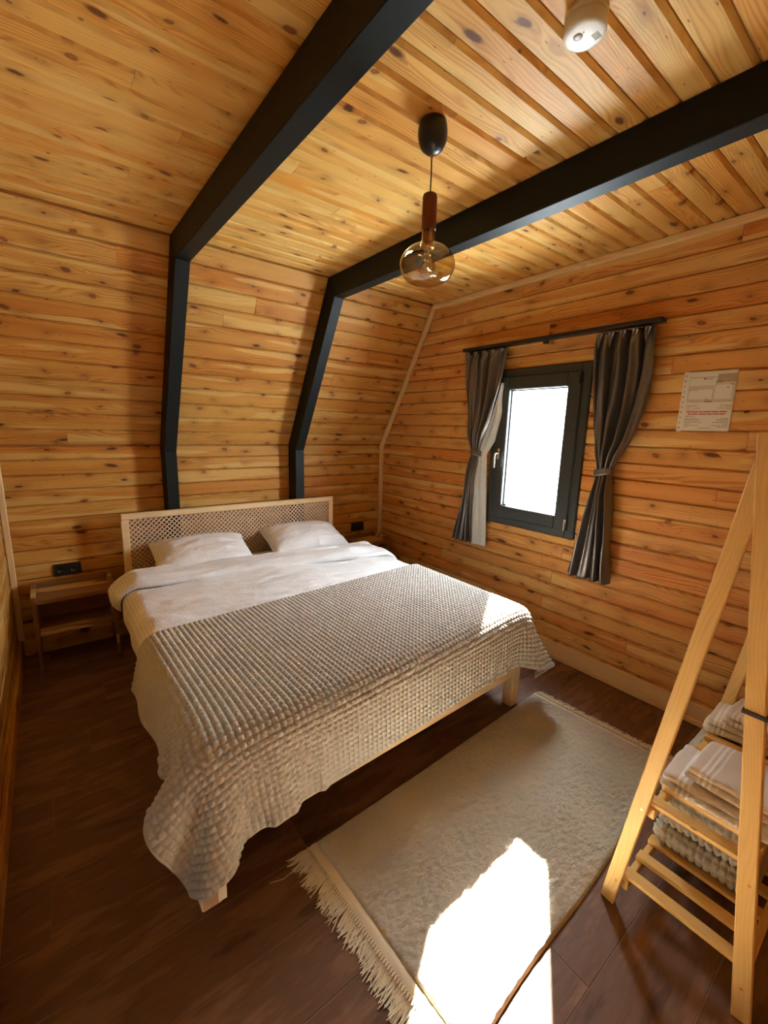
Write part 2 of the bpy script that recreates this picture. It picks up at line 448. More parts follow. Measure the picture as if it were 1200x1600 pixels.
def thing(name, label, cat, loc=(0, 0, 0), group=None):
    o = bpy.data.objects.new(name, None); COL.objects.link(o); o.location = loc
    return tag(o, label, cat, group)
def tag(o, label, cat, group=None):
    o['label'] = label; o['category'] = cat
    if group: o['group'] = group
    return o
def struct(o, label=None, cat=None):
    o['kind'] = 'structure'
    if label: o['label'] = label
    if cat: o['category'] = cat
    return o

# ------------------------------------------------------------------ planks
H = 2.581          # ceiling height
XL = -2.97         # left wall
YF = -4.05         # wall behind the camera
YK, ZK = 0.0, 1.39 # knee
YC = -0.68         # where slope meets ceiling
PITCH = 0.0977
plank_cache = {}
def plank_mesh(L, w, mat, t=0.0139):
    key = (round(L, 3), round(w, 4), mat.name)
    if key in plank_cache: return plank_cache[key]
    g, c1, c2, dp = (0.0022, 0.0050, 0.0125, 0.0115) if 'ceiling' in mat.name else (0.0015, 0.0040, 0.0090, 0.0088)
    h = w / 2
    prof = [(-h + g, -t), (-h + g, -dp), (-h + c1, -dp * 0.7), (-h + c2, 0.0), (h - c2, 0.0), (h - c1, -dp * 0.7), (h - g, -dp), (h - g, -t)]
    hl = L / 2 - 0.0008
    n = len(prof); v = [(s * (hl), y, z) for s in (-1, 1) for y, z in prof]
    f = [(i, i + n, (i + 1) % n + n, (i + 1) % n) for i in range(n)]
    f = [tuple(reversed(a)) for a in f]
    f += [tuple(range(n)), tuple(reversed(range(n, 2 * n)))]
    me = bpy.data.meshes.new('plank'); me.from_pydata(v, [], [tuple(reversed(a)) for a in f]); me.materials.append(mat); me.update()
    plank_cache[key] = me
    return me
def plank(parent, p0, p1, normal, w, mat, name='plank'):
    p0, p1 = Vector(p0), Vector(p1); L = (p1 - p0).length
    if L < 0.02: return
    X = (p1 - p0).normalized(); Zt = Vector(normal).normalized(); Y = Zt.cross(X).normalized()
    o = bpy.data.objects.new(name, plank_mesh(L, w, mat)); COL.objects.link(o)
    mm = Matrix((X, Y, Zt)).transposed().to_4x4(); mm.translation = (p0 + p1) / 2 + Zt * random.uniform(-0.0006, 0.0006)
    o.matrix_world = mm; o.parent = parent
    return o
def splits(a, b, lo=1.1, hi=3.2):
    """board ends along a row"""
    out = [a]; x = a + random.uniform(0.3, hi)
    while x < b - 0.35:
        out.append(x); x += random.uniform(lo, hi)
    out.append(b); return out

# right gable wall (window), plane x = 0
WY0, WY1, WZ0, WZ1 = -2.118, -1.392, 0.868, 1.992
wr = MB()
wr.box((0.014, YF - 0.1, -0.1), (0.16, WY0, H + 0.2)); wr.box((0.014, WY1, -0.1), (0.16, 0.3, H + 0.2))
wr.box((0.014, WY0, -0.1), (0.16, WY1, WZ0)); wr.box((0.014, WY0, WZ1), (0.16, WY1, H + 0.2))
wall_right = struct(wr.build('wall_right', M['groove']))
k = 0; z = 0.126 - PITCH
while z < H:
    z0, z1 = z, z + PITCH; zc = (z0 + z1) / 2
    yb = 0.0 if zc < ZK else YC * (zc - ZK) / (H - ZK)
    if zc > 0 and zc < H + 0.03:
        ints = [(YF, yb)]
        w = PITCH; zz = zc
        if z1 > WZ0 and z0 < WZ1:
            if z0 < WZ0 - 0.03:      # board partly under the window
                ints = [(YF, WY0), (WY1, yb)]
                plank(wall_right, (0, WY1, (z0 + WZ0) / 2), (0, WY0, (z0 + WZ0) / 2), (-1, 0, 0), WZ0 - z0, M['pine_gable'])
            elif z1 > WZ1 + 0.03:
                ints = [(YF, WY0), (WY1, yb)]
                plank(wall_right, (0, WY1, (z1 + WZ1) / 2), (0, WY0, (z1 + WZ1) / 2), (-1, 0, 0), z1 - WZ1, M['pine_gable'])
            else: ints = [(YF, WY0), (WY1, yb)]
        for a, b_ in ints:
            s = splits(a, b_)
            for q0, q1 in zip(s[:-1], s[1:]): plank(wall_right, (0, q1, zz), (0, q0, zz), (-1, 0, 0), w, M['pine_gable'])
    z += PITCH

# head wall: knee part and sloping part
wh = MB()
wh.box((XL - 0.1, 0.014, -0.1), (0.014, 0.13, ZK + 0.01))
nrm = Vector((0, -(H - ZK), YC)).normalized()   # into the room (towards -y, -z)
sl = Vector((0, YC, H - ZK)); SLEN = sl.length; sl.normalize()
A0 = Vector((0, YK, ZK)) - nrm * 0.014; A1 = Vector((0, YC, H)) - nrm * 0.014 + sl * 0.03
A2 = A1 - nrm * 0.12; A3 = A0 - nrm * 0.12
vs = [Vector((x, p.y, p.z)) for x in (XL - 0.1, 0.014) for p in (A0, A1, A2, A3)]
wh.add(vs, [(0, 1, 2, 3), (7, 6, 5, 4), (0, 4, 5, 1), (1, 5, 6, 2), (2, 6, 7, 3), (3, 7, 4, 0)])
wall_back = struct(wh.build('wall_back', M['groove']))
z = 0.126 - PITCH
while z < ZK - 0.02:
    z1 = min(z + PITCH, ZK)
    if ZK - z1 < 0.03: z1 = ZK
    s = splits(XL, 0.0)
    if z1 > 0.02:
        for a, b_ in zip(s[:-1], s[1:]): plank(wall_back, (a, 0, (max(z, 0) + z1) / 2), (b_, 0, (max(z, 0) + z1) / 2), (0, -1, 0), z1 - max(z, 0), M['pine_wall'])
    z = z1
NS = 12; sw = SLEN / NS
for i in range(NS):
    c = Vector((0, YK, ZK)) + sl * (i + 0.5) * sw
    s = splits(XL, 0.0)
    for a, b_ in zip(s[:-1], s[1:]): plank(wall_back, (a, c.y, c.z), (b_, c.y, c.z), nrm, sw, M['pine_wall'])

# ceiling
ceiling = struct(box('ceiling', (XL - 0.1, YF - 0.1, H + 0.014), (0.1, 0.3, H + 0.15), M['groove'], bev=0))
y = YC
while y > YF:
    yc = y - PITCH / 2
    s = splits(XL, 0.0, 0.9, 3.0)
    for a, b_ in zip(s[:-1], s[1:]): plank(ceiling, (a, yc, H), (b_, yc, H), (0, 0, -1), PITCH, M['pine_ceiling'])
    y -= PITCH

# left wall with a grey door beside the camera, and the wall behind the camera
DY0, DY1, DZ = -3.25, -2.32, 2.02
wl = MB()
wl.box((XL - 0.014, DY1, -0.1), (XL - 0.14, 0.3, H + 0.2)); wl.box((XL - 0.014, YF - 0.1, -0.1), (XL - 0.14, DY0, H + 0.2))
wl.box((XL - 0.014, DY0, DZ), (XL - 0.14, DY1, H + 0.2))
wall_left = struct(wl.build('wall_left', M['groove']))
wall_front = struct(box('wall_front', (XL - 0.1, YF - 0.014, -0.1), (0.1, YF - 0.14, H + 0.2), M['groove'], bev=0))
z = 0.126 - PITCH
while z < H:
    zc = z + PITCH / 2
    if zc > 0:
        yb = 0.0 if zc < ZK else YC * (zc - ZK) / (H - ZK)
        ints = [(YF, yb)] if z > DZ - 0.03 else [(YF, DY0), (DY1, yb)]
        for a, b_ in ints:
            s = splits(a, b_)
            for q0, q1 in zip(s[:-1], s[1:]): plank(wall_left, (XL, q0, zc), (XL, q1, zc), (1, 0, 0), PITCH, M['pine_wall'])
        s = splits(XL, 0.0)
        for q0, q1 in zip(s[:-1], s[1:]): plank(wall_front, (q1, YF, zc), (q0, YF, zc), (0, 1, 0), PITCH, M['pine_wall'])
    z += PITCH
door = struct(box('door_1', (XL - 0.06, DY0 + 0.05, 0.01), (XL - 0.02, DY1 - 0.05, DZ - 0.05), M['grey_door'], bev=0.004))
fr = MB()
fr.box((XL - 0.12, DY1 - 0.05, 0), (XL + 0.025, DY1 + 0.06, DZ + 0.06), 0.004); fr.box((XL - 0.12, DY0 - 0.06, 0), (XL + 0.025, DY0 + 0.05, DZ + 0.06), 0.004)
fr.box((XL - 0.12, DY0 + 0.05, DZ - 0.05), (XL + 0.025, DY1 - 0.05, DZ + 0.06), 0.004)
fr.build('door_frame', M['grey_door'], door)
hd = MB(); v, f = tube_vf([(XL - 0.02, DY1 - 0.12, 1.0), (XL + 0.03, DY1 - 0.12, 1.0), (XL + 0.04, DY1 - 0.14, 1.0), (XL + 0.04, DY1 - 0.25, 1.0)], 0.009); hd.add(v, f); hd.build('door_handle', M['silver'], door, True)

# floor: rows of long dark tiles
floor = struct(box('floor', (XL - 0.1, YF - 0.1, -0.12), (0.1, 0.2, -0.0012), M['grout'], bev=0))
TP = 0.21; tile_cache = {}
row = 0; y = -3.157 - TP * 4 - 0.0
starts = {}
while y < 0.05:
    y0, y1 = max(y, YF), min(y + TP, 0.0)
    offs = {(-2.2): 0}
    # joints seen in the photograph: x = -2.07 (row from -2.317), x = -2.832 (row from -2.107)
    base = XL - 1.2 + [0.0, 0.4, 0.8, 0.55, 0.15, 0.95, 0.3][row % 7]
    if abs(y + 2.317) < 0.02: base = -2.07 - 1.2 * 2
    if abs(y + 2.107) < 0.02: base = -2.832 - 1.2 * 1
    if abs(y + 3.367) < 0.02: base = -1.86 - 1.2 * 2
    x = base
    while x < 0.0:
        a, b_ = max(x, XL), min(x + 1.2, 0.0)
        if b_ - a > 0.02 and y1 - y0 > 0.02:
            key = (round(b_ - a, 3), round(y1 - y0, 3))
            if key not in tile_cache:
                v, f = box_vf((-key[0] / 2 + 0.0013, -key[1] / 2 + 0.0013, -0.008), (key[0] / 2 - 0.0013, key[1] / 2 - 0.0013, 0.0), 0.0012)
                me = bpy.data.meshes.new('floor_tile'); me.from_pydata(v, [], f); me.materials.append(M['floor']); me.update(); tile_cache[key] = me
            o = bpy.data.objects.new('floor_tile', tile_cache[key]); COL.objects.link(o); o.parent = floor
            o.location = ((a + b_) / 2, (y0 + y1) / 2, 0)
        x += 1.2
    y += TP; row += 1

# trims and baseboards
def trim_obj(name, p0, p1, w, h, up, mat='pine_trim'):
    o = bar(name, p0, p1, w, h, M[mat], None, up, 0.004); return struct(o)
t = 0.016
trim_obj('baseboard_right', (-0.010, YF, 0.060), (-0.010, 0, 0.060), 0.020, 0.115, (0, 0, 1))
trim_obj('trim_9', (-0.024, YF, 0.016), (-0.024, 0, 0.016), 0.014, 0.032, (0, 0, 1))
trim_obj('baseboard_back', (XL + 0.022, -0.010, 0.060), (-0.022, -0.010, 0.060), 0.020, 0.115, (0, 0, 1), 'pine_wall')
trim_obj('baseboard_left', (XL + 0.010, DY1 + 0.062, 0.060), (XL + 0.010, -0.022, 0.060), 0.020, 0.115, (0, 0, 1), 'pine_wall')
# corner laths of the window wall: knee, slope and ceiling
inn = nrm * 0.019
def lath(name, x, p0, p1, up): return trim_obj(name, (x, *p0), (x, *p1), 0.032, 0.036, up)
lath('trim_1', -0.017, (-0.019, 0.12), (-0.019, ZK - 0.002), (0, -1, 0))
pA = Vector((0, YK, ZK)) + inn; pB = Vector((0, YC, H)) + inn
lath('trim_2', -0.018, (pA.y - 0.003, pA.z - 0.003), (pB.y - 0.004, pB.z - 0.004), tuple(nrm))
lath('trim_3', -0.017, (YC - 0.008, H - 0.019), (YF, H - 0.019), (0, 0, -1))
lath('trim_4', XL + 0.018, (-0.011, 0.12), (-0.011, ZK - 0.002), (0, -1, 0))
lath('trim_5', XL + 0.018, (pA.y - 0.003, pA.z - 0.003), (pB.y - 0.004, pB.z - 0.004), tuple(nrm))
lath('trim_6', XL + 0.018, (YC - 0.008, H - 0.011), (YF, H - 0.011), (0, 0, -1))

# ------------------------------------------------------------------ black beams (knee, slope, ceiling in one run)
D = 0.14
def offset_profile(d):
    # inner polyline of (y,z) moved d into the room
    p = [(YK - d, 0.0)]
    # knee line y=-d, slope line offset, ceiling z=H-d
    n2 = Vector((nrm.y, nrm.z))
    q0 = Vector((YK, ZK)) + n2 * d; dirs = Vector((sl.y, sl.z))
    tt = (-d - q0.x) / dirs.x; k1 = q0 + dirs * tt
    tt = (H - d - q0.y) / dirs.y; k2 = q0 + dirs * tt
    return [(-d, 0.0), tuple(k1), tuple(k2), (YF, H - d)]
outer = [(0.0, 0.0), (0.0, ZK), (YC, H), (YF, H)]
outer = [(0.001, 0.0), (0.001, ZK + 0.0005), (YC, H + 0.0), (YF + 0.002, H + 0.0)]
inner = offset_profile(D); inner[-1] = (YF + 0.002, H - D)
def beam(x0, x1, label):
    t_ = thing('roof_beam', label, 'beam', ((x0 + x1) / 2, 0, 0), 'black beams framing the room')
    names = ['post', 'sloping_beam', 'ceiling_beam']
    for i in range(3):
        pts = [outer[i], outer[i + 1], inner[i + 1], inner[i]]
        hw = (x1 - x0) / 2; bv = 0.003
        v = [(s * hw, p[0], p[1]) for s in (-1, 1) for p in pts]
        f = [(0, 1, 2, 3), (7, 6, 5, 4), (0, 4, 5, 1), (1, 5, 6, 2), (2, 6, 7, 3), (3, 7, 4, 0)]
        o = mesh_obj(names[i], v, f, M['black'], t_)
        md = o.modifiers.new('bevel', 'BEVEL'); md.width = 0.003; md.segments = 1; md.limit_method = 'ANGLE'
    return t_
beam(-2.045, -1.965, 'black beam over the left half of the headboard, nearer the camera and bending down the wall')
beam(-1.030, -0.950, 'black beam next to the window side, passing behind the pendant lamp')

# ------------------------------------------------------------------ window
win = thing('window_1', 'dark anthracite tilt window with bright white glass between grey curtains', 'window')
win['kind'] = 'structure'
def frame_ring(mb, y0, y1, z0, z1, w, x0, x1, bev=0.004):
    mb.box((x0, y0, z0), (x1, y0 + w, z1), bev); mb.box((x0, y1 - w, z0), (x1, y1, z1), bev)
    mb.box((x0, y0 + w - 0.001, z0), (x1, y1 - w + 0.001, z0 + w), bev); mb.box((x0, y0 + w - 0.001, z1 - w), (x1, y1 - w + 0.001, z1), bev)
a = MB(); frame_ring(a, WY0, WY1, WZ0, WZ1, 0.062, -0.022, 0.075)
a.build('outer_frame', M['anthracite'], win)
a = MB(); frame_ring(a, WY0 + 0.050, WY1 - 0.050, WZ0 + 0.050, WZ1 - 0.050, 0.092, -0.036, 0.045, 0.006)
a.build('sash', M['anthracite'], win)
a = MB(); frame_ring(a, WY0 + 0.050 + 0.085, WY1 - 0.050 - 0.085, WZ0 + 0.05 + 0.085, WZ1 - 0.05 - 0.085, 0.014, -0.006, 0.03, 0.002)
a.build('glazing_seal', M['seal'], win)
box('pane', (0.012, WY0 + 0.14, WZ0 + 0.14), (0.018, WY1 - 0.14, WZ1 - 0.14), M['window_glass'], win, 0)
a = MB(); hy, hz = -1.484, 1.395
a.box((-0.048, hy - 0.013, hz - 0.045), (-0.035, hy + 0.013, hz + 0.035), 0.004)
v, f = tube_vf([(-0.045, hy, hz), (-0.075, hy, hz), (-0.082, hy, hz - 0.006), (-0.082, hy + 0.002, hz - 0.05), (-0.080, hy + 0.004, hz - 0.105)], 0.0075, 10); a.add(v, f)
hnd = a.build('handle', M['silver'], win, False); 
def hinge(z):
    a = MB(); a.box((-0.050, WY0 + 0.046, z - 0.035), (-0.034, WY0 + 0.064, z + 0.03), 0.003)
    v, f = tube_vf([(-0.052, WY0 + 0.055, z - 0.045), (-0.052, WY0 + 0.055, z + 0.01)], 0.006, 8); a.add(v, f)
    return a
hinge(WZ0 + 0.10).build('hinge', M['silver'], win)
hinge(WZ1 - 0.09).build('hinge', M['black_plastic'], win)

# ------------------------------------------------------------------ curtains and rail
rail = thing('curtain_rail', 'black flat curtain rail above the window', 'curtain rail', (0, 0, 0))
box('rail', (-0.095, -2.500, 2.148), (-0.028, -1.115, 2.170), M['black_plastic'], rail, 0.002)
for yy in (-2.40, -1.78, -1.16): box('bracket', (-0.030, yy - 0.015, 2.135), (0.0, yy + 0.015, 2.178), M['black_plastic'], rail, 0.002)
def curtain(rows, nf, label, tie_z, seed, lin_side, name='curtain', amp0=0.026):
    """rows: (z, y_far, y_near); s runs from far (y larger) to near"""
    t_ = thing(name, label, 'curtain', (0, 0, 0), 'grey satin curtains of the window')
    rows = sorted(rows, key=lambda r: -r[0])
    zs = np.array([r[0] for r in rows]); ya = np.array([r[1] for r in rows]); yb = np.array([r[2] for r in rows])
    nz, ns = 90, 200
    Z = np.linspace(zs[0], zs[-1], nz); A = np.interp(-Z, -zs, ya); B = np.interp(-Z, -zs, yb)
    # smooth outlines
    for _ in range(3):
        A[1:-1] = (A[:-2] + A[2:] + 2 * A[1:-1]) / 4; B[1:-1] = (B[:-2] + B[2:] + 2 * B[1:-1]) / 4
    s = np.linspace(0, 1, ns)
    r = np.random.RandomState(seed); ph = r.rand(6) * 6.28
    P = np.zeros((nz, ns, 3))
    for i in range(nz):
        w = abs(A[i] - B[i]); zz = Z[i]
        tie = math.exp(-((zz - tie_z) / 0.09) ** 2)
        top = math.exp(-((zz - zs[0]) / 0.05) ** 2)
        amp = amp0 * (0.55 + 0.9 * min(1, 0.16 / max(w, 0.03))) * (1 - 0.35 * top) * (1 - 0.55 * tie)
        sp = s + 0.018 * np.sin(2 * np.pi * (1.7 * s + ph[0] + 0.9 * zz)) + 0.010 * np.sin(2 * np.pi * (3.1 * s + ph[1] + 1.7 * zz))
        wave = np.sin(2 * np.pi * nf * sp + ph[2] + 0.5 * np.sin(3 * zz + ph[3]))
        wave = np.sign(wave) * np.abs(wave) ** 0.8
        wave2 = 0.3 * np.sin(2 * np.pi * (nf * 2.3) * sp + ph[4] + zz * 2)
        x = -0.062 - amp * (wave + wave2 * (1 - top)) - 0.004 * np.sin(7 * zz + 9 * s)
        # gathered near the tie: bulge outwards in the middle
        x = x - 0.016 * tie * np.sin(np.pi * s) - 0.02 * (1 - top) * np.sin(np.pi * s) * (1 - tie)
        x = np.minimum(x, -0.028)
        yj = A[i] + (B[i] - A[i]) * s + 0.35 * w / nf / 3.2 * np.cos(2 * np.pi * nf * sp + ph[2])
        P[i, :, 0] = x; P[i, :, 1] = yj; P[i, :, 2] = zz + 0.006 * np.sin(2 * np.pi * nf * s) * (i / nz) ** 6
    o = grid_obj('cloth', P, M['curtain'], t_)
    md = o.modifiers.new('thick', 'SOLIDIFY'); md.thickness = 0.0022
    # tie band
    i = int(np.argmin(np.abs(Z - tie_z))); yc = (A[i] + B[i]) / 2; hw = abs(A[i] - B[i]) / 2 + 0.012
    n = 40; Q = np.zeros((5, n, 3))
    for kz in range(5):
        for j in range(n):
            an = 2 * np.pi * j / n
            Q[kz, j] = (-0.066 + 0.041 * np.cos(an) * (1 if np.cos(an) < 0 else 0.8), yc + hw * np.sin(an), tie_z + (kz / 4 - 0.5) * 0.042 + (0.012 * np.sin(an)) * (1 if lin_side else -1))
    o = grid_obj('tieback', Q, M['curtain'], t_, close_u=True)
    md = o.modifiers.new('thick', 'SOLIDIFY'); md.thickness = 0.003
    # heading tape with pinch pleats
    for j in range(nf + 1):
        a = MB()
        yy = A[0] + (B[0] - A[0]) * (j + 0.5) / (nf + 1)
        a.box((-0.090, yy - 0.012, zs[0] - 0.004), (-0.040, yy + 0.012, zs[0] + 0.002), 0.001)
        v, f = tube_vf([(-0.088, yy - 0.010, zs[0] - 0.006), (-0.094, yy - 0.004, zs[0] - 0.045), (-0.090, yy, zs[0] - 0.085)], 0.010, 8, [1.0, 0.8, 0.35]); a.add(v, f)
        v, f = tube_vf([(-0.088, yy + 0.010, zs[0] - 0.006), (-0.092, yy + 0.006, zs[0] - 0.045), (-0.088, yy + 0.002, zs[0] - 0.08)], 0.008, 8, [1.0, 0.8, 0.35]); a.add(v, f)
        a.build('pinch_pleat', M['curtain'], t_, True)
    return t_, Z, A, B
cl, Z, A, B = curtain([(2.136, -1.126, -1.515), (1.95, -1.150, -1.500), (1.81, -1.172, -1.470), (1.62, -1.208, -1.415), (1.47, -1.236, -1.350), (1.39, -1.262, -1.322),
               (1.30, -1.250, -1.325), (1.17, -1.232, -1.300), (0.9, -1.186, -1.310), (0.672, -1.122, -1.318)], 4,
              'left grey satin curtain tied back, showing its pale lining edge', 1.395, 3, True)
# the pale reverse of the left curtain turned towards the window
n = 60; ns_ = 14; Q = np.zeros((n, ns_, 3))
zz = np.linspace(1.90, 0.664, n)
for i in range(n):
    e0 = np.interp(-zz[i], -Z, B)
    e1 = np.interp(-zz[i], [-1.90, -1.71, -1.48, -1.385, -1.14, -0.72, -0.66], [-1.500, -1.492, -1.440, -1.374, -1.392, -1.428, -1.430])
    e1 = e0 + (e1 - e0) * min(1.0, (1.90 - zz[i]) / 0.22 + 0.02)
    for j in range(ns_):
        s = j / (ns_ - 1)
        Q[i, j] = (-0.066 + 0.024 * s - 0.006 * math.sin(s * 8 + zz[i] * 2), e0 + 0.012 + (e1 - e0 - 0.012) * s, zz[i])
o = grid_obj('lining', Q, M['lining'], cl); o['label'] = 'pale silvery curtain lining'
md = o.modifiers.new('thick', 'SOLIDIFY'); md.thickness = 0.002
curtain([(2.132, -2.145, -2.468), (1.93, -2.152, -2.482), (1.85, -2.158, -2.478), (1.70, -2.174, -2.458), (1.52, -2.200, -2.412), (1.40, -2.228, -2.352), (1.335, -2.242, -2.325),
         (1.25, -2.238, -2.335), (1.1, -2.214, -2.355), (0.9, -2.172, -2.375), (0.66, -2.122, -2.392)], 4,
        'right grey satin curtain tied back beside the paper notice', 1.335, 11, False, amp0=0.032)

# ------------------------------------------------------------------ paper notice
nt_ = thing('wall_notice', 'printed emergency notice in a punched clear sleeve on the wall', 'notice')
NY0, NY1, NZ0, NZ1 = -2.842, -2.612, 1.583, 1.889
py1 = NY1 - 0.022
box('paper', (-0.0055, NY0, NZ0 + 0.004), (-0.004, py1, NZ1 - 0.004), M['paper'], nt_, 0)
a = MB()
def pr(mb, u0, v0, u1, v1, mi, lay=1):
    """u across left->right 0..1, v down 0..1 on the sheet"""
    W_ = py1 - NY0; Hh = NZ1 - NZ0 - 0.008
    x = -0.0057 - 0.0002 * lay
    mb.box((x, py1 - u0 * W_, NZ1 - 0.004 - v0 * Hh), (x + 0.0003, py1 - u1 * W_, NZ1 - 0.004 - v1 * Hh), 0, mi)
pr(a, 0.04, 0.09, 0.99, 0.505, 0); pr(a, 0.04, 0.11, 0.60, 0.23, 1, 2); pr(a, 0.62, 0.055, 0.99, 0.19, 2, 2); pr(a, 0.06, 0.30, 0.56, 0.46, 1, 2); pr(a, 0.60, 0.23, 0.94, 0.46, 1, 2)
for (u0, v0, u1, v1, c) in [(0.60, 0.175, 0.74, 0.187, 3), (0.60, 0.19, 0.61, 0.24, 4), (0.04, 0.50, 0.42, 0.507, 4), (0.42, 0.495, 0.58, 0.510, 3), (0.58, 0.50, 0.99, 0.507, 4),
                            (0.425, 0.42, 0.433, 0.50, 3), (0.56, 0.30, 0.566, 0.46, 4), (0.34, 0.11, 0.38, 0.135, 3), (0.40, 0.115, 0.55, 0.122, 4), (0.40, 0.132, 0.52, 0.139, 4),
                            (0.05, 0.27, 0.52, 0.277, 5), (0.05, 0.30, 0.07, 0.315, 6), (0.08, 0.305, 0.25, 0.312, 6), (0.90, 0.22, 0.95, 0.24, 4), (0.82, 0.27, 0.88, 0.285, 4), (0.04, 0.09, 0.99, 0.094, 4),
                            (0.04, 0.09, 0.045, 0.505, 4), (0.46, 0.47, 0.50, 0.48, 3)]: pr(a, u0, v0, u1, v1, c, 3)
def text_row(v0, v1, u0, u1, mi, seed, lo=0.02, hi=0.07):
    r = random.Random(seed); u = u0
    while u < u1 - 0.01:
        w = min(r.uniform(lo, hi), u1 - u); pr(a, u, v0, u + w, v1, mi, 3); u += w + 0.012
for i, (v0, u0, u1) in enumerate([(0.565, 0.05, 0.28), (0.61, 0.22, 0.36), (0.745, 0.05, 0.26), (0.78, 0.05, 0.30), (0.80, 0.05, 0.40), (0.825, 0.05, 0.36), (0.85, 0.05, 0.43), (0.875, 0.05, 0.16), (0.90, 0.05, 0.38), (0.925, 0.05, 0.13),
                                  (0.565, 0.74, 0.98), (0.585, 0.88, 0.98), (0.61, 0.70, 0.98), (0.63, 0.90, 0.98), (0.78, 0.80, 0.97), (0.80, 0.72, 0.97), (0.825, 0.76, 0.97), (0.85, 0.66, 0.97), (0.875, 0.86, 0.97), (0.90, 0.64, 0.97), (0.925, 0.76, 0.97), (0.945, 0.36, 0.64)]):
    text_row(v0, v0 + 0.010, u0, u1, 4, i)
for i, (v0, u0, u1) in enumerate([(0.59, 0.05, 0.16), (0.61, 0.05, 0.13), (0.64, 0.05, 0.20)]): text_row(v0, v0 + 0.010, u0, u1, 5, 50 + i)
text_row(0.663, 0.684, 0.07, 0.93, 6, 71, 0.08, 0.16); text_row(0.703, 0.724, 0.10, 0.90, 6, 72, 0.08, 0.16)
a.build('printed_sheet', None, nt_, mats=[M['paper_tan'], M['paper'], M['paper_grey'], M['ink'], M['ink_soft'], M['ink_pink'], M['ink_red']])
a = MB(); a.box((-0.0045, py1, NZ0), (-0.0035, NY1, NZ1), 0)
a.build('punched_strip', M['paper'], nt_)
a = MB()
for i in range(11):
    zc = NZ0 + 0.02 + i * 0.0265
    v, f = tube_vf([(-0.0049, NY1 - 0.011, zc), (-0.0036, NY1 - 0.011, zc)], 0.0034 if i % 3 else 0.0042, 10); a.add(v, f)
a.build('punch_holes', M['ink_soft'], nt_)
box('clear_sleeve', (-0.0078, NY0 - 0.003, NZ0 - 0.002), (-0.0072, NY1, NZ1 + 0.002), M['sleeve'], nt_, 0)

# ------------------------------------------------------------------ sockets
def socket(x, z, label, w=0.152, n=2):
    t_ = thing('wall_socket', label, 'socket', (x, 0, z), 'black double sockets beside the bed')
    o = box('face_plate', (-w / 2, -0.012, -0.041), (w / 2, -0.0005, 0.041), M['black_plastic'], t_, 0.004)
    for k in range(n):
        c = (k - (n - 1) / 2) * 0.071
        o = lathe('socket_well', [(0.019, 0.0), (0.022, 0.001), (0.022, 0.004), (0.0195, 0.004), (0.0185, 0.0015), (0.0, 0.0012)], M['black_plastic'], (c, -0.012, 0), t_, 28)
        o.rotation_euler = (math.pi / 2, 0, 0)
    return t_
socket(-2.668, 0.560, 'black double wall socket above the left nightstand')
socket(-0.288, 0.574, 'black double wall socket right of the bed by the corner', 0.150)

# ------------------------------------------------------------------ bed
bed = thing('bed', 'pine double bed with a cane lattice headboard and square legs', 'bed', (0, 0, 0))
HL, HR = -2.352, -0.676; HT, HB = 0.934, 0.42
def hb_board():
    a = MB(); y0, y1 = -0.172, -0.142
    a.box((HL, y0, HT - 0.044), (HR, y1, HT), 0.006)
    a.box((HL, y0, HB), (HL + 0.048, y1, HT - 0.043), 0.004); a.box((HR - 0.048, y0, HB), (HR, y1, HT - 0.043), 0.004)
    a.box((HL + 0.047, y0, HB), (HR - 0.047, y1, HB + 0.05), 0.004)
    return a
headboard = hb_board().build('headboard', M['pine_bed'], bed)
# lattice strips: two crossing layers
lx0, lx1, lz0, lz1 = HL + 0.046, HR - 0.046, HB + 0.048, HT - 0.042
hgt = lz1 - lz0; step = 0.0335
strip_cache = {}
for lay, sgn in ((0, 1), (1, -1)):
    s = lx0 - hgt + step * 0.5
    while s < lx1:
        # line x = s + t, z = lz0 + t (sgn=1)   t in [0,hgt]
        t0 = max(0.0, lx0 - s); t1 = min(hgt, lx1 - s)
        if t1 - t0 > 0.02:
            if sgn == 1: p0 = (s + t0, lz0 + t0); p1 = (s + t1, lz0 + t1)
            else: p0 = (s + t0, lz1 - t0); p1 = (s + t1, lz1 - t1)
            L = math.dist(p0, p1); key = round(L, 3)
            if key not in strip_cache:
                v, f = box_vf((-key / 2, -0.0040, -0.0020), (key / 2, 0.0040, 0.0020), 0)
                me = bpy.data.meshes.new('lattice_strip'); me.from_pydata(v, [], f); me.materials.append(M['lattice']); me.update(); strip_cache[key] = me
            o = bpy.data.objects.new('lattice_strip', strip_cache[key]); COL.objects.link(o)
            X = Vector((p1[0] - p0[0], 0, p1[1] - p0[1])).normalized(); Yv = Vector((0, -1, 0)); Zv = X.cross(Yv)
            mm = Matrix((X, Zv, -Yv)).transposed().to_4x4(); mm = Matrix((X, Zv, X.cross(Zv))).transposed().to_4x4()
            mm.translation = ((p0[0] + p1[0]) / 2, -0.160 + 0.0045 * lay, (p0[1] + p1[1]) / 2)
            o.matrix_world = mm; o.parent = headboard
        s += step
FL_, FR_ = (-2.448, -2.308), (-0.668, -2.240)   # foot corners
def prism(name, quad, z0, z1, mat, parent, bev=0.004):
    v = [(x, y, z) for z in (z0, z1) for x, y in quad]
    f = [(3, 2, 1, 0), (4, 5, 6, 7), (0, 1, 5, 4), (1, 2, 6, 5), (2, 3, 7, 6), (3, 0, 4, 7)]
    o = mesh_obj(name, v, f, mat, parent)
    md = o.modifiers.new('bevel', 'BEVEL'); md.width = bev; md.segments = 2
    return o
bar('side_rail', (HL + 0.014, -0.172, 0.275), (FL_[0] + 0.014, FL_[1] + 0.03, 0.275), 0.026, 0.15, M['pine_bed'], bed)
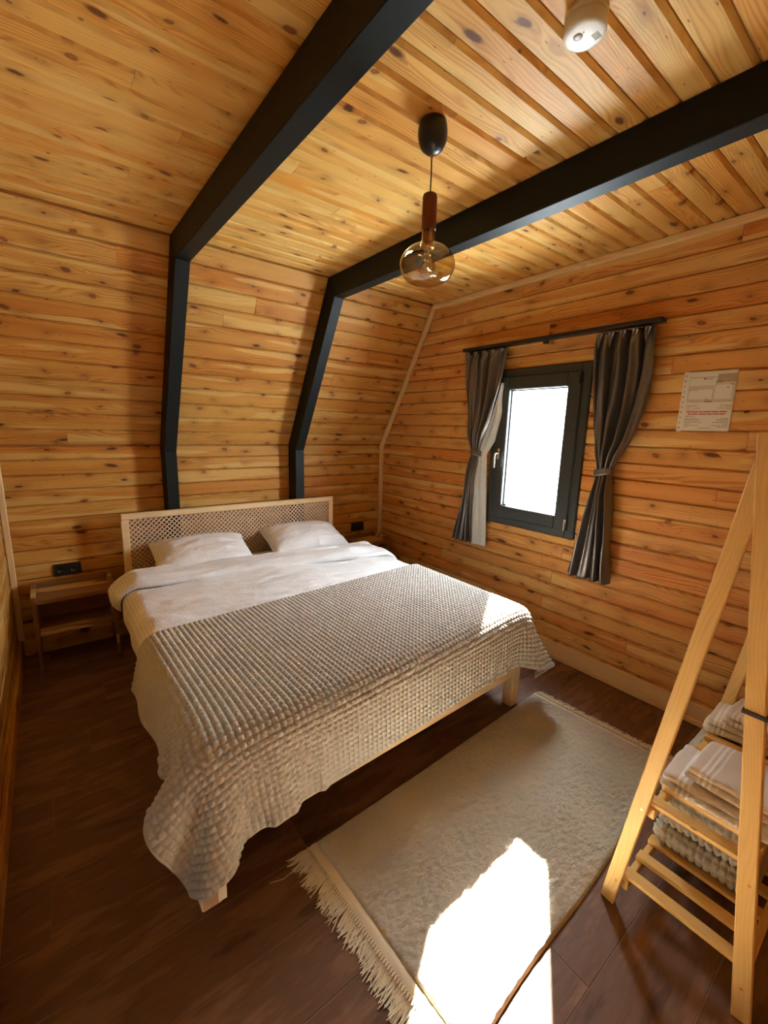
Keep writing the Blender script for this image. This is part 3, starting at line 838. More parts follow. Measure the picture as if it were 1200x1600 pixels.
bar('side_rail', (HR - 0.014, -0.172, 0.275), (FR_[0] - 0.014, FR_[1] + 0.03, 0.275), 0.026, 0.15, M['pine_bed'], bed)
bar('foot_rail', (FL_[0] + 0.03, FL_[1] + 0.018, 0.272), (FR_[0] - 0.03, FR_[1] + 0.018, 0.272), 0.026, 0.155, M['pine_bed'], bed)
for (x, y) in ((FL_[0] + 0.034, FL_[1] + 0.034), (FR_[0] - 0.034, FR_[1] + 0.034), (HL + 0.036, -0.20), (HR - 0.036, -0.20)):
    bar('leg', (x, y, 0.0), (x, y, 0.345), 0.066, 0.066, M['pine_bed'], bed, (0, 1, 0), 0.005)
for i in range(9):
    y = -0.35 - i * 0.22
    u = (y + 0.17) / (-2.1)
    bar('bed_slat', (HL + (FL_[0] - HL) * u + 0.03, y, 0.292), (HR + (FR_[0] - HR) * u - 0.03, y, 0.292), 0.08, 0.018, M['pine_bed'], bed, (0, 0, 1), 0)

# local bed frame -> world (slightly skewed footprint)
BW, BL = 1.71, 2.09
def bed_map(P):
    """P[...,3] with x in [-BW/2, BW/2], y in [-BL, 0]"""
    Q = P.copy(); u = P[..., 0] / BW + 0.5; v = -P[..., 1] / BL
    hl, hr = -2.395, -0.650; fl, fr_ = -2.440, -0.650
    xa = hl + (fl - hl) * v; xb = hr + (fr_ - hr) * v
    Q[..., 0] = xa + (xb - xa) * u
    foot = -2.300 + 0.050 * u; head = -0.176
    Q[..., 1] = head + (foot - head) * v
    return Q
# mattress
def rounded_slab(nx, ny, x0, x1, y0, y1, z0, z1, r, fn=None, wob=0.0, seed=0.0):
    """closed rounded slab as one grid: superellipsoid-like wrap"""
    V = []; F = []
    n = 8
    def ring(zc, inset):
        pts = []
        hx, hy = (x1 - x0) / 2 - inset, (y1 - y0) / 2 - inset; cx, cy = (x0 + x1) / 2, (y0 + y1) / 2
        rr = max(0.002, r * 1.3 - inset)
        segs = [(nx, (-hx + rr, -hy), (hx - rr, -hy)), ('c', (hx - rr, -hy + rr), -90), (ny, (hx, -hy + rr), (hx, hy - rr)), ('c', (hx - rr, hy - rr), 0),
                (nx, (hx - rr, hy), (-hx + rr, hy)), ('c', (-hx + rr, hy - rr), 90), (ny, (-hx, hy - rr), (-hx, -hy + rr)), ('c', (-hx + rr, -hy + rr), 180)]
        for s in segs:
            if s[0] == 'c':
                for k in range(n):
                    a_ = math.radians(s[2] + 90 * k / n); pts.append((cx + s[1][0] + rr * math.cos(a_), cy + s[1][1] + rr * math.sin(a_), zc))
            else:
                for k in range(s[0]):
                    t_ = k / s[0]; pts.append((cx + s[1][0] * (1 - t_) + s[2][0] * t_, cy + s[1][1] * (1 - t_) + s[2][1] * t_, zc))
        return pts
    rings = []
    h = z1 - z0; rv = min(r, h / 2)
    for k in range(5): a_ = math.pi / 2 * k / 4; rings.append(ring(z0 + rv * (1 - math.sin(a_)) if False else z0 + rv - rv * math.cos(a_), rv - rv * math.sin(a_)))
    for k in range(1, 5): a_ = math.pi / 2 * k / 4; rings.append(ring(z1 - rv + rv * math.sin(a_), rv - rv * math.cos(a_)))
    L = len(rings[0])
    for rg in rings: V += rg
    for i in range(len(rings) - 1):
        for k in range(L): F.append((i * L + k, i * L + (k + 1) % L, (i + 1) * L + (k + 1) % L, (i + 1) * L + k))
    # cap by shrinking rings
    def cap(base, z, flip):
        last = base; cx, cy = (x0 + x1) / 2, (y0 + y1) / 2
        for sc in (0.8, 0.55, 0.3, 0.1):
            st = len(V)
            for k in range(L):
                p = V[base + k]; V.append((cx + (p[0] - cx) * sc, cy + (p[1] - cy) * sc, z))
            for k in range(L):
                q_ = (last + k, last + (k + 1) % L, st + (k + 1) % L, st + k); F.append(tuple(reversed(q_)) if flip else q_)
            last = st
        q_ = tuple(last + k for k in range(L)); F.append(tuple(reversed(q_)) if flip else q_)
    cap((len(rings) - 1) * L, z1, False); cap(0, z0, True)
    if wob:
        V = [tuple(Vector(p) + noise.noise_vector(Vector(p) * 9 + Vector((seed, seed * 2, 0))) * wob) for p in V]
    return V, F
V, F = rounded_slab(20, 20, -BW / 2 + 0.03, BW / 2 - 0.03, -BL + 0.03, -0.005, 0.303, 0.532, 0.05)
V = bed_map(np.array(V))
mattress = mesh_obj('mattress', V, F, M['mattress'], None, True)
tag(mattress, 'mattress in a cream fitted sheet, seen at the bed corner below the pillows', 'mattress')

# ------------------------------------------------------------------ duvet
def nz3(x, y, z=0.0): return noise.noise(Vector((x, y, z)))
def drape_x(s, hw, r, ztop):
    """arc length s from the bed centre -> (x, z) over a rounded edge"""
    sg = 1 if s >= 0 else -1; s = abs(s); a0 = hw - r
    if s <= a0: return sg * s, ztop
    t_ = (s - a0) / r
    if t_ <= math.pi / 2: return sg * (a0 + r * math.sin(t_)), ztop - r * (1 - math.cos(t_))
    return sg * hw, ztop - r - (s - a0 - r * math.pi / 2)
nu, nv = 170, 110
P = np.zeros((nv, nu, 3))
ZT = 0.568
for j in range(nv):
    yl = -0.44 - (1.95 - 0.44) * j / (nv - 1)
    for i in range(nu):
        s = -1.00 + 2.02 * i / (nu - 1)
        x, z = drape_x(s, BW / 2 + 0.012, 0.07, ZT)
        side = max(0.0, min(1.0, (abs(s) - 0.80) / 0.08))
        w = 0.014 * nz3(s * 3.2, yl * 7, 1.0) + 0.006 * nz3(s * 9, yl * 14, 4.0) + 0.013 * (1 - min(1, abs(nz3(s * 1.6 + yl * 1.2, yl * 9 + s * 2.0, 7.0)) * 5))
        w *= 1.0 if yl > -1.25 else max(0.0, 1 - (-1.25 - yl) / 0.12)
        w2 = 0.012 * nz3(yl * 6, s * 2, 9.0)
        # crown of the filling
        z += 0.010 * math.cos(min(1, abs(s) / 0.9) * math.pi / 2) * (1 if yl > -1.25 else 0.3)
        kb = 1.0 if yl > -1.18 else max(0.0, 1 - (-1.18 - yl) / 0.05)
        P[j, i] = (x + ((w2 if s > 0 else -w2) * side * 0.8 + (0.006 * side if s > 0 else -0.006 * side)) * kb, yl, z + w * (1 - side))
duvet = thing('duvet', 'white striped cotton duvet folded back below the pillows', 'duvet', (0, 0, 0))
o = grid_obj('duvet_cover', bed_map(P), M['linen'], duvet)
md = o.modifiers.new('thick', 'SOLIDIFY'); md.thickness = 0.012; md.offset = 1.0 if False else -1.0
# folded-back band
nb, nr_ = 190, 64
P = np.zeros((nb, nr_, 3))
for j in range(nb):
    u = j / (nb - 1); s = -0.985 + 1.965 * u
    x, z = drape_x(s, BW / 2 + 0.030, 0.085, ZT + 0.008)
    yf = -0.52 - 0.33 * u - 0.018 * math.sin(u * 9) - 0.02 * nz3(u * 4, 0.3)
    yb = -0.27 - 0.27 * u + 0.012 * math.sin(u * 7 + 1) + 0.02 * nz3(u * 5, 8.3)
    end = min(1.0, min(u, 1 - u) / 0.035); end = math.sqrt(max(0.0, 1 - (1 - end) ** 2))
    th = (0.058 + 0.012 * nz3(u * 6, 3.1)) * (0.25 + 0.75 * end)
    cx = (yf + yb) / 2; hw_ = (yb - yf) / 2 * (0.80 + 0.20 * end)
    side = max(0.0, min(1.0, (abs(s) - 0.80) / 0.08))
    for i in range(nr_):
        an = 2 * math.pi * i / nr_
        cy = math.cos(an); sy = math.sin(an)
        yy = cx + hw_ * math.copysign(abs(cy) ** 0.55, cy)
        hh = 0.5 + 0.5 * math.copysign(abs(sy) ** 0.75, sy)
        top = max(0.0, sy)
        # second rolled edge towards the foot and soft creases
        crease = 0.018 * nz3(u * 7, yy * 15, 2.0) + 0.013 * (1 - 3.2 * abs(nz3(u * 5 + yy * 2, yy * 22 + u * 5, 5.0))) + 0.006 * nz3(u * 22, yy * 30, 1.0) - 0.022 * math.exp(-((yy - (yf + 0.10 + 0.05 * math.sin(u * 5))) / 0.018) ** 2)
        hgt_ = th * hh + top * crease
        nx_ = math.copysign(1, s) * side
        P[j, i] = (x + nx_ * hgt_ * 0.8, yy, z + hgt_ * (1 - side * 0.75))
o = grid_obj('folded_edge', bed_map(P), M['linen'], duvet, close_u=True)

# ------------------------------------------------------------------ pillows
def pillow(x, y, z, w, h, th, rx, rz, label, seed):
    n = 64; V = []; F = []
    top = []; 
    P = np.zeros((n, n, 3)); Qb = np.zeros((n, n, 3))
    for j in range(n):
        for i in range(n):
            u = -1 + 2 * i / (n - 1); v_ = -1 + 2 * j / (n - 1)
            # pulled-in sides, pointed corners
            px = u * w / 2 * (1 - 0.055 * (1 - v_ * v_)); py = v_ * h / 2 * (1 - 0.075 * (1 - u * u))
            e = max(0.0, (1 - abs(u) ** 2.6)) ** 0.55 * max(0.0, (1 - abs(v_) ** 2.6)) ** 0.55
            cr = 0.006 * nz3(u * 3 + seed, v_ * 3) + 0.010 * e * nz3(u * 2.2 + seed, v_ * 4.0, 2.0) + 0.003 * nz3(u * 10 + seed, v_ * 8, 4)
            rad = max(abs(u), abs(v_)); cr += 0.004 * math.sin(math.atan2(v_, u) * 17 + seed) * max(0, rad - 0.72) / 0.28 * (1 - rad) * 6
            P[j, i] = (px, py, th * 0.62 * e + cr * min(1, e * 3)); Qb[j, i] = (px, py, -th * 0.38 * e)
    V = np.concatenate([P.reshape(-1, 3), Qb.reshape(-1, 3)]); idx = np.arange(n * n).reshape(n, n)
    for j in range(n - 1):
        for i in range(n - 1):
            a_, b_, c_, d_ = idx[j, i], idx[j, i + 1], idx[j + 1, i + 1], idx[j + 1, i]
            F.append((a_, b_, c_, d_)); k = n * n; F.append((a_ + k, d_ + k, c_ + k, b_ + k))
    o = mesh_obj('pillow', V.tolist(), [tuple(int(q) for q in f_) for f_ in F], M['linen'], None, True)
    md = o.modifiers.new('weld', 'WELD'); md.merge_threshold = 0.0008
    o.location = (x, y, z); o.rotation_euler = (rx, 0, rz)
    return tag(o, label, 'pillow', 'white pillows against the headboard')
pillow(-1.885, -0.395, 0.640, 0.66, 0.43, 0.17, math.radians(17), math.radians(-3), 'white pillow on the left side of the bed, nearer the nightstand', 1.0)
pillow(-1.075, -0.380, 0.640, 0.66, 0.43, 0.18, math.radians(15), math.radians(-5), 'white pillow on the right side of the bed, nearer the window', 5.0)

# ------------------------------------------------------------------ waffle blanket: small cloth simulation, then knit relief
def simulate_blanket():
    p = 0.0262
    nu, nv = 84, 47
    wdt, lng = (nu - 1) * p, (nv - 1) * p
    ang = math.radians(3.0)
    u = np.linspace(-wdt / 2, wdt / 2, nu); v = np.linspace(0, -lng, nv)
    U, Vv = np.meshgrid(u, v)
    X = np.zeros((nv, nu, 3))
    X[..., 0] = U * math.cos(ang) - Vv * math.sin(ang) + 0.0
    X[..., 1] = -1.195 + U * math.sin(ang) + Vv * math.cos(ang)
    X[..., 2] = 0.64
    X[..., 2] += 0.004 * np.sin(9 * U + 2) * np.sin(7 * Vv) + rng.randn(nv, nu) * 0.0006
    V_ = np.zeros_like(X)
    hw, r = BW / 2 + 0.034, 0.085
    lo = np.array([-hw + r, -BL - 0.030 + r, 0.10]); hi = np.array([hw - r, 3.0, 0.600 - r])
    dt = 0.014
    def solve(a, b, L, k):
        d = b - a; l = np.sqrt((d * d).sum(-1, keepdims=True)) + 1e-9
        c = d * ((l - L) / l * 0.5 * k); a += c; b -= c
    def solve_min(a, b, L, k):
        d = b - a; l = np.sqrt((d * d).sum(-1, keepdims=True)) + 1e-9
        c = d * (np.minimum(l - L, 0) / l * 0.5 * k); a += c; b -= c
    for it in range(170):
        V_ *= 0.975; V_[..., 2] -= 6.0 * dt
        P0 = X.copy(); X = X + V_ * dt
        for k in range(12):
            for s in (0, 1):
                e = (nu - s) // 2 * 2
                solve(X[:, s:s + e:2], X[:, s + 1:s + e:2], p, 1.0)
                e = (nv - s) // 2 * 2
                solve(X[s:s + e:2], X[s + 1:s + e:2], p, 1.0)
            for s in (0, 1):
                e = (nu - s) // 2 * 2
                solve(X[:-1, s:s + e:2], X[1:, s + 1:s + e:2], p * 1.41421, 0.25)
                solve(X[1:, s:s + e:2], X[:-1, s + 1:s + e:2], p * 1.41421, 0.25)
            solve_min(X[:, :-4], X[:, 4:], p * 3.75, 0.5); solve_min(X[:-4], X[4:], p * 3.75, 0.5)
            q = X - np.minimum(np.maximum(X, lo), hi)
            l = np.sqrt((q * q).sum(-1, keepdims=True)); inside = l[..., 0] < r
            deep = l[..., 0] < 1e-6
            qn = q / np.maximum(l, 1e-9); qn[deep] = (0, 0, 1)
            tgt = np.minimum(np.maximum(X, lo), hi) + qn * r
            tgt[deep, 2] = 0.600
            old = P0[inside]; new = tgt[inside]; nn = qn[inside]
            dlt = new - old; dt_ = dlt - (dlt * nn).sum(-1, keepdims=True) * nn
            mu = 0.85 * np.clip(nn[:, 2:3], 0.05, 1.0)
            X[inside] = new - dt_ * mu
            # legs and rails of the bed below the mattress edge are inside the same box; the floor
            X[..., 2] = np.maximum(X[..., 2], 0.012)
        V_ = (X - P0) / dt
        V_[inside] *= 0.35
        sp = np.sqrt((V_ * V_).sum(-1, keepdims=True)); V_ *= np.minimum(1, 3.0 / np.maximum(sp, 1e-6))
    return X
XB = simulate_blanket()
# relax slightly
for _ in range(2):
    Y = XB.copy(); Y[1:-1, 1:-1] = 0.5 * XB[1:-1, 1:-1] + 0.125 * (XB[:-2, 1:-1] + XB[2:, 1:-1] + XB[1:-1, :-2] + XB[1:-1, 2:]); XB = Y
def upsample(P, n, axis, total=None):
    P = np.moveaxis(P, axis, 0); m_ = P.shape[0]
    t_ = np.linspace(0, m_ - 1, total or (m_ - 1) * n + 1); i = np.minimum(t_.astype(int), m_ - 2); f = (t_ - i).reshape(-1, *([1] * (P.ndim - 1)))
    g = lambda k: P[np.clip(i + k, 0, m_ - 1)]
    a_, b_, c_, d_ = g(-1), g(0), g(1), g(2)
    R = b_ + 0.5 * f * (c_ - a_ + f * (2 * a_ - 5 * b_ + 4 * c_ - d_ + f * (3 * (b_ - c_) + d_ - a_)))
    return np.moveaxis(R, 0, axis)
def grid_normals(P):
    du = np.gradient(P, axis=1); dv = np.gradient(P, axis=0)
    n = np.cross(du, dv); n /= np.linalg.norm(n, axis=-1, keepdims=True) + 1e-12
    return n
def waffle(P, sub, amp, flip=1.0, ratio=1.0, pa=0.6, pb=0.6, base=0.18):
    tot = [int(round((k - 1) * ratio)) * sub + 1 for k in P.shape[:2]]
    Fp = upsample(upsample(P, sub, 0, tot[0]), sub, 1, tot[1])
    n = grid_normals(Fp) * flip
    nv, nu = Fp.shape[:2]
    a_ = np.abs(np.sin(np.pi * np.arange(nu) / sub))[None, :]; b_ = np.abs(np.sin(np.pi * np.arange(nv) / sub))[:, None]
    h = (a_ ** pa) * (base + (1 - base) * b_ ** pb)
    cell = rng.rand(nv // sub + 1, nu // sub + 1) * 0.16 + 0.9
    h = h * np.repeat(np.repeat(cell, sub, 0), sub, 1)[:nv, :nu]
    return Fp + n * (h * amp)[..., None]
# thick knit stands away from the bed where it hangs down
hang = np.clip(0.52 - XB[..., 2], 0, 0.4)
lf = np.clip((-XB[..., 0] - 0.80) / 0.06, 0, 1); rt = np.clip((XB[..., 0] - 0.80) / 0.06, 0, 1)
fl_ = np.clip((XB[..., 1] + 2.0) / 0.7, 0.0, 1.0)
XB[..., 0] -= lf * hang * (0.04 + 0.22 * fl_ + 0.06 * np.sin(XB[..., 1] * 16 + 1.0))
XB[..., 0] += rt * hang * (0.26 + 0.08 * np.sin(XB[..., 1] * 13))
BM = bed_map(XB)
WP = waffle(BM, 6, 0.0115, -1.0, 0.0262 / 0.0225, 0.5, 0.55, 0.10)
blanket = thing('waffle_blanket', 'beige grey waffle knit blanket spread over the foot of the bed', 'blanket')
bl = grid_obj('knit', WP, M['waffle'], blanket)
edge = np.concatenate([BM[0], BM[1:, -1], BM[-1, ::-1][1:], BM[::-1, 0][1:]])
hem_pts = upsample(edge, 2, 0)
nh = len(hem_pts); v, f = tube_vf([tuple(q) for q in hem_pts], 0.0055, 6); mesh_obj('hem', v, f, M['waffle'], blanket, True)
# small care label on the hanging corner
cpos = Vector(BM[-1, 4])
lab = MB(); lab.box((cpos.x + 0.02, cpos.y - 0.006, cpos.z - 0.035), (cpos.x + 0.045, cpos.y - 0.004, cpos.z + 0.012), 0.0)
lab.build('care_label', M['label_white'], blanket)['label'] = 'small cream care label'


# ------------------------------------------------------------------ rug
RC = [(-2.036, -2.308), (-0.520, -2.246), (-0.470, -2.985), (-2.005, -3.060)]  # back-left, back-right, front-right, front-left
def rug_pt(u, v):
    a_ = [RC[0][k] * (1 - u) + RC[1][k] * u for k in (0, 1)]; b_ = [RC[3][k] * (1 - u) + RC[2][k] * u for k in (0, 1)]
    x = a_[0] * (1 - v) + b_[0] * v; y = a_[1] * (1 - v) + b_[1] * v
    y += 0.018 * math.sin(u * 3.2 + 0.4) * (v - 0.3) + 0.006 * math.sin(u * 11) * v
    return x, y
rug = thing('shaggy_rug', 'cream plush rug with knotted fringe at the foot of the bed', 'rug')
nu, nv = 300, 150; P = np.zeros((nv, nu, 3))
for j in range(nv):
    for i in range(nu):
        u, v_ = i / (nu - 1), j / (nv - 1); x, y = rug_pt(u, v_)
        e = min(u * 1.5, (1 - u) * 1.5, v_ * 0.75, (1 - v_) * 0.75); e = min(1.0, e / 0.018)
        zz = 0.001 + 0.017 * math.sqrt(max(0.0, 1 - (1 - e) ** 2)) + (0.0062 * nz3(x * 34, y * 58) + 0.0032 * nz3(x * 80, y * 105, 3) + 0.0030 * nz3(x * 6, y * 6, 5)) * e
        zz += 0.005 * math.exp(-((x + 1.56 - 0.25 * (y + 2.6)) / 0.012) ** 2) * (1 if -2.68 < y < -2.55 else 0)
        P[j, i] = (x, y, zz)
grid_obj('pile', P, M['rug'], rug)
def hemband(u0, u1):
    Q = np.zeros((40, 6, 3))
    for j in range(40):
        for i in range(6):
            x, y = rug_pt(u0 + (u1 - u0) * i / 5, j / 39)
            Q[j, i] = (x, y, 0.004 + 0.005 * math.sin(math.pi * i / 5))
    return Q
o = grid_obj('woven_edge', hemband(-0.022, 0.006), M['fringe'], rug)
o = grid_obj('woven_edge', hemband(0.994, 1.015), M['fringe'], rug)
r = random.Random(5)
for side in (0, 1):
    a = MB(); n = 74 if side == 0 else 60
    for k in range(n):
        v_ = (k + 0.5) / n
        x, y = rug_pt(-0.020 if side == 0 else 1.013, v_)
        L = r.uniform(0.060, 0.085) if side == 0 else r.uniform(0.045, 0.06)
        if side == 0 and v_ < 0.05: L = 0.09
        sg = -1 if side == 0 else 1
        # knot
        v, f = tube_vf([(x, y, 0.006), (x + sg * 0.006, y, 0.009), (x + sg * 0.012, y, 0.006)], 0.0042, 6, [0.8, 1.2, 0.8]); a.add(v, f)
        lean = r.uniform(-0.012, 0.012) - 0.012
        for s_ in range(4):
            dy = (s_ - 1.5) * 0.0045; e1 = r.uniform(-0.006, 0.006); l = L * r.uniform(0.85, 1.1)
            pts = [(x + sg * 0.010, y + dy * 0.3, 0.006), (x + sg * l * 0.45, y + dy * 0.9 + lean * 0.4, 0.0065 + r.uniform(0, 0.003)), (x + sg * l * 0.8, y + dy * 1.6 + lean * 0.8 + e1, 0.004), (x + sg * l, y + dy * 1.9 + lean + e1 * 2, 0.0035)]
            v, f = tube_vf(pts, 0.0024, 5, [1.0, 1.1, 0.9, 0.45]); a.add(v, f)
    o = a.build('fringe', M['fringe'], rug, True); o['kind'] = 'stuff'
tube('loose_thread', [(-2.125, -2.37, 0.004), (-2.16, -2.355, 0.003), (-2.19, -2.36, 0.003), (-2.235, -2.345, 0.003)], 0.0013, M['fringe'], rug, 5)

# ------------------------------------------------------------------ nightstands
def nightstand(x0, x1, label):
    w = x1 - x0; cx = (x0 + x1) / 2
    t_ = thing('nightstand', label, 'nightstand', (cx, -0.16, 0), 'low wooden nightstands')
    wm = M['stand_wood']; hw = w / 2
    for s in (-1, 1):
        box('side_panel', (s * hw - (0.024 if s > 0 else 0), -0.155, 0.23), (s * hw + (0.024 if s < 0 else 0), 0.125, 0.515), wm, t_, 0.003)
        for yy, sp in ((-0.140, -0.012), (0.110, 0.010)):
            a = MB(); wt, wb = 0.017, 0.011
            pts = []
            for zz, ww, ox in ((0.235, wt, 0.0), (0.0, wb, sp)):
                for ddx, ddy in ((-1, -1), (1, -1), (1, 1), (-1, 1)): pts.append((s * (hw - 0.010) + ddx * ww * 0.6, yy + ox + ddy * ww, zz))
            a.add(pts, [(0, 3, 2, 1), (4, 5, 6, 7), (0, 1, 5, 4), (1, 2, 6, 5), (2, 3, 7, 6), (3, 0, 4, 7)][0:6])
            a.build('leg', wm, t_)
    box('top_board', (-hw + 0.024, -0.150, 0.444), (hw - 0.018, 0.120, 0.472), wm, t_, 0.002)
    box('shelf', (-hw + 0.024, -0.150, 0.239), (hw - 0.018, 0.120, 0.263), wm, t_, 0.002)
    box('back_panel', (-hw + 0.018, 0.108, 0.263), (hw - 0.018, 0.120, 0.452), wm, t_, 0.0)
    box('back_lip', (-hw + 0.018, 0.105, 0.470), (hw - 0.018, 0.120, 0.505), wm, t_, 0.002)
    return t_
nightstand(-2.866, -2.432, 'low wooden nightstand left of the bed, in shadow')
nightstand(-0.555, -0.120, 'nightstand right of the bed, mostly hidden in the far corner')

# ------------------------------------------------------------------ pendant lamp
LX, LY = -1.558, -2.274
lamp = thing('pendant_lamp', 'pendant lamp with walnut handle and round amber glass globe', 'lamp', (LX, LY, 0))
lathe('ceiling_cap', [(0.044, H), (0.048, H - 0.012), (0.0505, H - 0.028), (0.0505, H - 0.044), (0.047, H - 0.062), (0.038, H - 0.080), (0.022, H - 0.093), (0.008, H - 0.098), (0.0, H - 0.098)][::-1], M['black_plastic'], (0, 0, 0), lamp)
lathe('cord_grip', [(0.0, 2.466), (0.004, 2.466), (0.0045, 2.480), (0.006, 2.486), (0.0, 2.487)], M['brass'], (0, 0, 0), lamp, 16)
tube('cord', [(0, 0, 2.36), (0.001, 0, 2.42), (0, 0, 2.48)], 0.0025, M['black_plastic'], lamp, 8)
wd_ = lathe('wooden_handle', [(0.0, 2.2475), (0.0245, 2.2475), (0.0255, 2.249), (0.0255, 2.352), (0.0235, 2.359), (0.019, 2.362), (0.005, 2.363), (0.0, 2.363)], M['walnut'], (0, 0, 0), lamp, 36)
lathe('brass_cup', [(0.0, 2.190), (0.0205, 2.190), (0.0215, 2.192), (0.0215, 2.2475), (0.0, 2.2475)], M['brass'], (0, 0, 0), lamp, 36)
gp = [(0.0235, 2.252), (0.024, 2.215), (0.027, 2.204), (0.045, 2.198), (0.070, 2.186), (0.088, 2.168), (0.0975, 2.148), (0.0985, 2.130), (0.093, 2.110), (0.080, 2.092), (0.060, 2.079), (0.036, 2.072), (0.012, 2.070), (0.0, 2.070)]
def smooth_prof(p, n=4):
    P_ = np.array(p); return [tuple(q) for q in upsample(P_, n, 0)]
g = lathe('glass_globe', smooth_prof(gp)[::-1], M['amber_glass'], (0, 0, 0), lamp, 56)
lathe('bulb', smooth_prof([(0.013, 2.190), (0.013, 2.175), (0.018, 2.160), (0.028, 2.140), (0.030, 2.122), (0.024, 2.103), (0.010, 2.094), (0.0, 2.093)])[::-1], M['bulb_glass'], (0, 0, 0), lamp, 32)
lathe('bulb_screw', [(0.0, 2.165), (0.010, 2.165), (0.0125, 2.170), (0.0125, 2.192), (0.0, 2.192)], M['silver'], (0, 0, 0), lamp, 24)
a = MB()
for k in range(6):
    an = k * math.pi / 3; v, f = tube_vf([(0.006 * math.cos(an), 0.006 * math.sin(an), 2.165), (0.016 * math.cos(an + 0.3), 0.016 * math.sin(an + 0.3), 2.135), (0.007 * math.cos(an), 0.007 * math.sin(an), 2.112)], 0.0008, 5); a.add(v, f)
a.build('filament', M['brass'], lamp)

# ------------------------------------------------------------------ smoke detector
sm = thing('smoke_detector', 'round white smoke detector on the ceiling', 'smoke detector', (-1.538, -2.797, H))
lathe('mounting_base', [(0.050, 0.0), (0.050, -0.014), (0.047, -0.018), (0.0, -0.018)][::-1], M['white_plastic'], (0, 0, 0), sm, 48)
lathe('housing', [(0.0, -0.050), (0.040, -0.050), (0.0485, -0.048), (0.0505, -0.044), (0.0505, -0.020), (0.048, -0.017), (0.0, -0.017)], M['white_plastic'], (0, 0, 0), sm, 56)
lathe('test_button', [(0.0, -0.0525), (0.0065, -0.0525), (0.0080, -0.0515), (0.0080, -0.0495), (0.0095, -0.0495), (0.0095, -0.0505), (0.0115, -0.0505), (0.0115, -0.049), (0.0, -0.049)], M['white_plastic'], (-0.012, 0.010, 0), sm, 28)
lathe('button_ring', [(0.0088, -0.0512), (0.0102, -0.0512), (0.0102, -0.049), (0.0088, -0.049)], M['grille_grey'], (-0.012, 0.010, 0), sm, 28)
lathe('indicator', [(0.0, -0.0512), (0.0016, -0.0512), (0.0016, -0.049), (0.0, -0.049)], M['grille_grey'], (-0.014, -0.006, 0), sm, 10)
a = MB()
for k in range(5): a.box((0.010 + k * 0.0045, -0.030, -0.0508), (0.0118 + k * 0.0045, -0.013, -0.0495), 0)
a.build('vent_slots', M['grille_grey'], sm)

# ------------------------------------------------------------------ clothes rack
rk = thing('clothes_rack', 'pine A-frame clothes rack with two slatted shelves', 'clothes rack', (0, 0, 0))
APZ = 1.555
LW, LT = 0.043, 0.019
def rleg(x, y0, y1, z1, lab=None):
    return bar('leg', (x, y0, 0.0), (x, y1, z1), LT, LW, M['pine_rack'], rk, (0, 1, 0.0001), 0.003)
XN, XF = -1.328, -0.455
# near frame: front leg crosses behind the rear one at the top
for x, dx in ((XN, 0.022), (XF, -0.022)):
    bar('leg', (x + dx * 0.0, -3.070, 0.0), (x, -3.262, 1.50), LW, LT, M['pine_rack'], rk, (1, 0, 0), 0.003)
    bar('leg', (x - dx, -3.441, 0.0), (x - dx, -3.262, 1.575), LW, LT, M['pine_rack'], rk, (1, 0, 0), 0.003)
tube('hanging_rod', [(XN - 0.03, -3.26, 1.50), (XF + 0.03, -3.26, 1.50)], 0.013, M['pine_rack'], rk, 14)
def yleg(z, which):  # inner edges of the legs
    return -3.070 - 0.192 * z / 1.5 if which == 0 else -3.441 + 0.179 * z / 1.575
for zt, nsl in ((0.118, 9), (0.432, 9)):
    ya_, yb_ = yleg(zt, 0) - 0.012, yleg(zt, 1) + 0.012
    bar('shelf_rail', (XN + 0.012, ya_ - 0.012, zt - 0.034), (XF - 0.012, ya_ - 0.012, zt - 0.034), 0.020, 0.036, M['pine_rack'], rk, (0, 0, 1), 0.002)
    bar('shelf_rail', (XN + 0.002, yb_ - 0.008, zt - 0.034), (XF - 0.002, yb_ - 0.008, zt - 0.034), 0.020, 0.036, M['pine_rack'], rk, (0, 0, 1), 0.002)
    x0, x1 = XN + 0.040, XF - 0.035
    for k in range(nsl):
        x = x0 + (x1 - x0) * k / (nsl - 1)
        bar('shelf_slat', (x, ya_ - 0.0, zt - 0.008), (x, yb_ + 0.0, zt - 0.008), 0.040, 0.016, M['pine_rack'], rk, (0, 0, 1), 0.002)
a = MB(); zz = 0.876; yy = -3.441 + 0.179 * zz / 1.575
a.box((XN - 0.022 - 0.0125, yy - 0.026, zz - 0.006), (XN - 0.022 + 0.0125, yy + 0.026, zz + 0.006), 0.001)
a.build('black_band', M['black_plastic'], rk)['label'] = 'thin black band round the leg'
a = MB()
for (yy_, zz_) in ((-3.09, 0.10), (-3.429, 0.10), (-3.13, 0.41), (-3.40, 0.41)):
    v, f = tube_vf([(XN - 0.011 if yy_ > -3.3 else XN - 0.033, yy_, zz_), (XN - 0.0095 if yy_ > -3.3 else XN - 0.0305, yy_, zz_)], 0.004, 10); a.add(v, f)
a.build('screw_heads', M['brass'], rk)

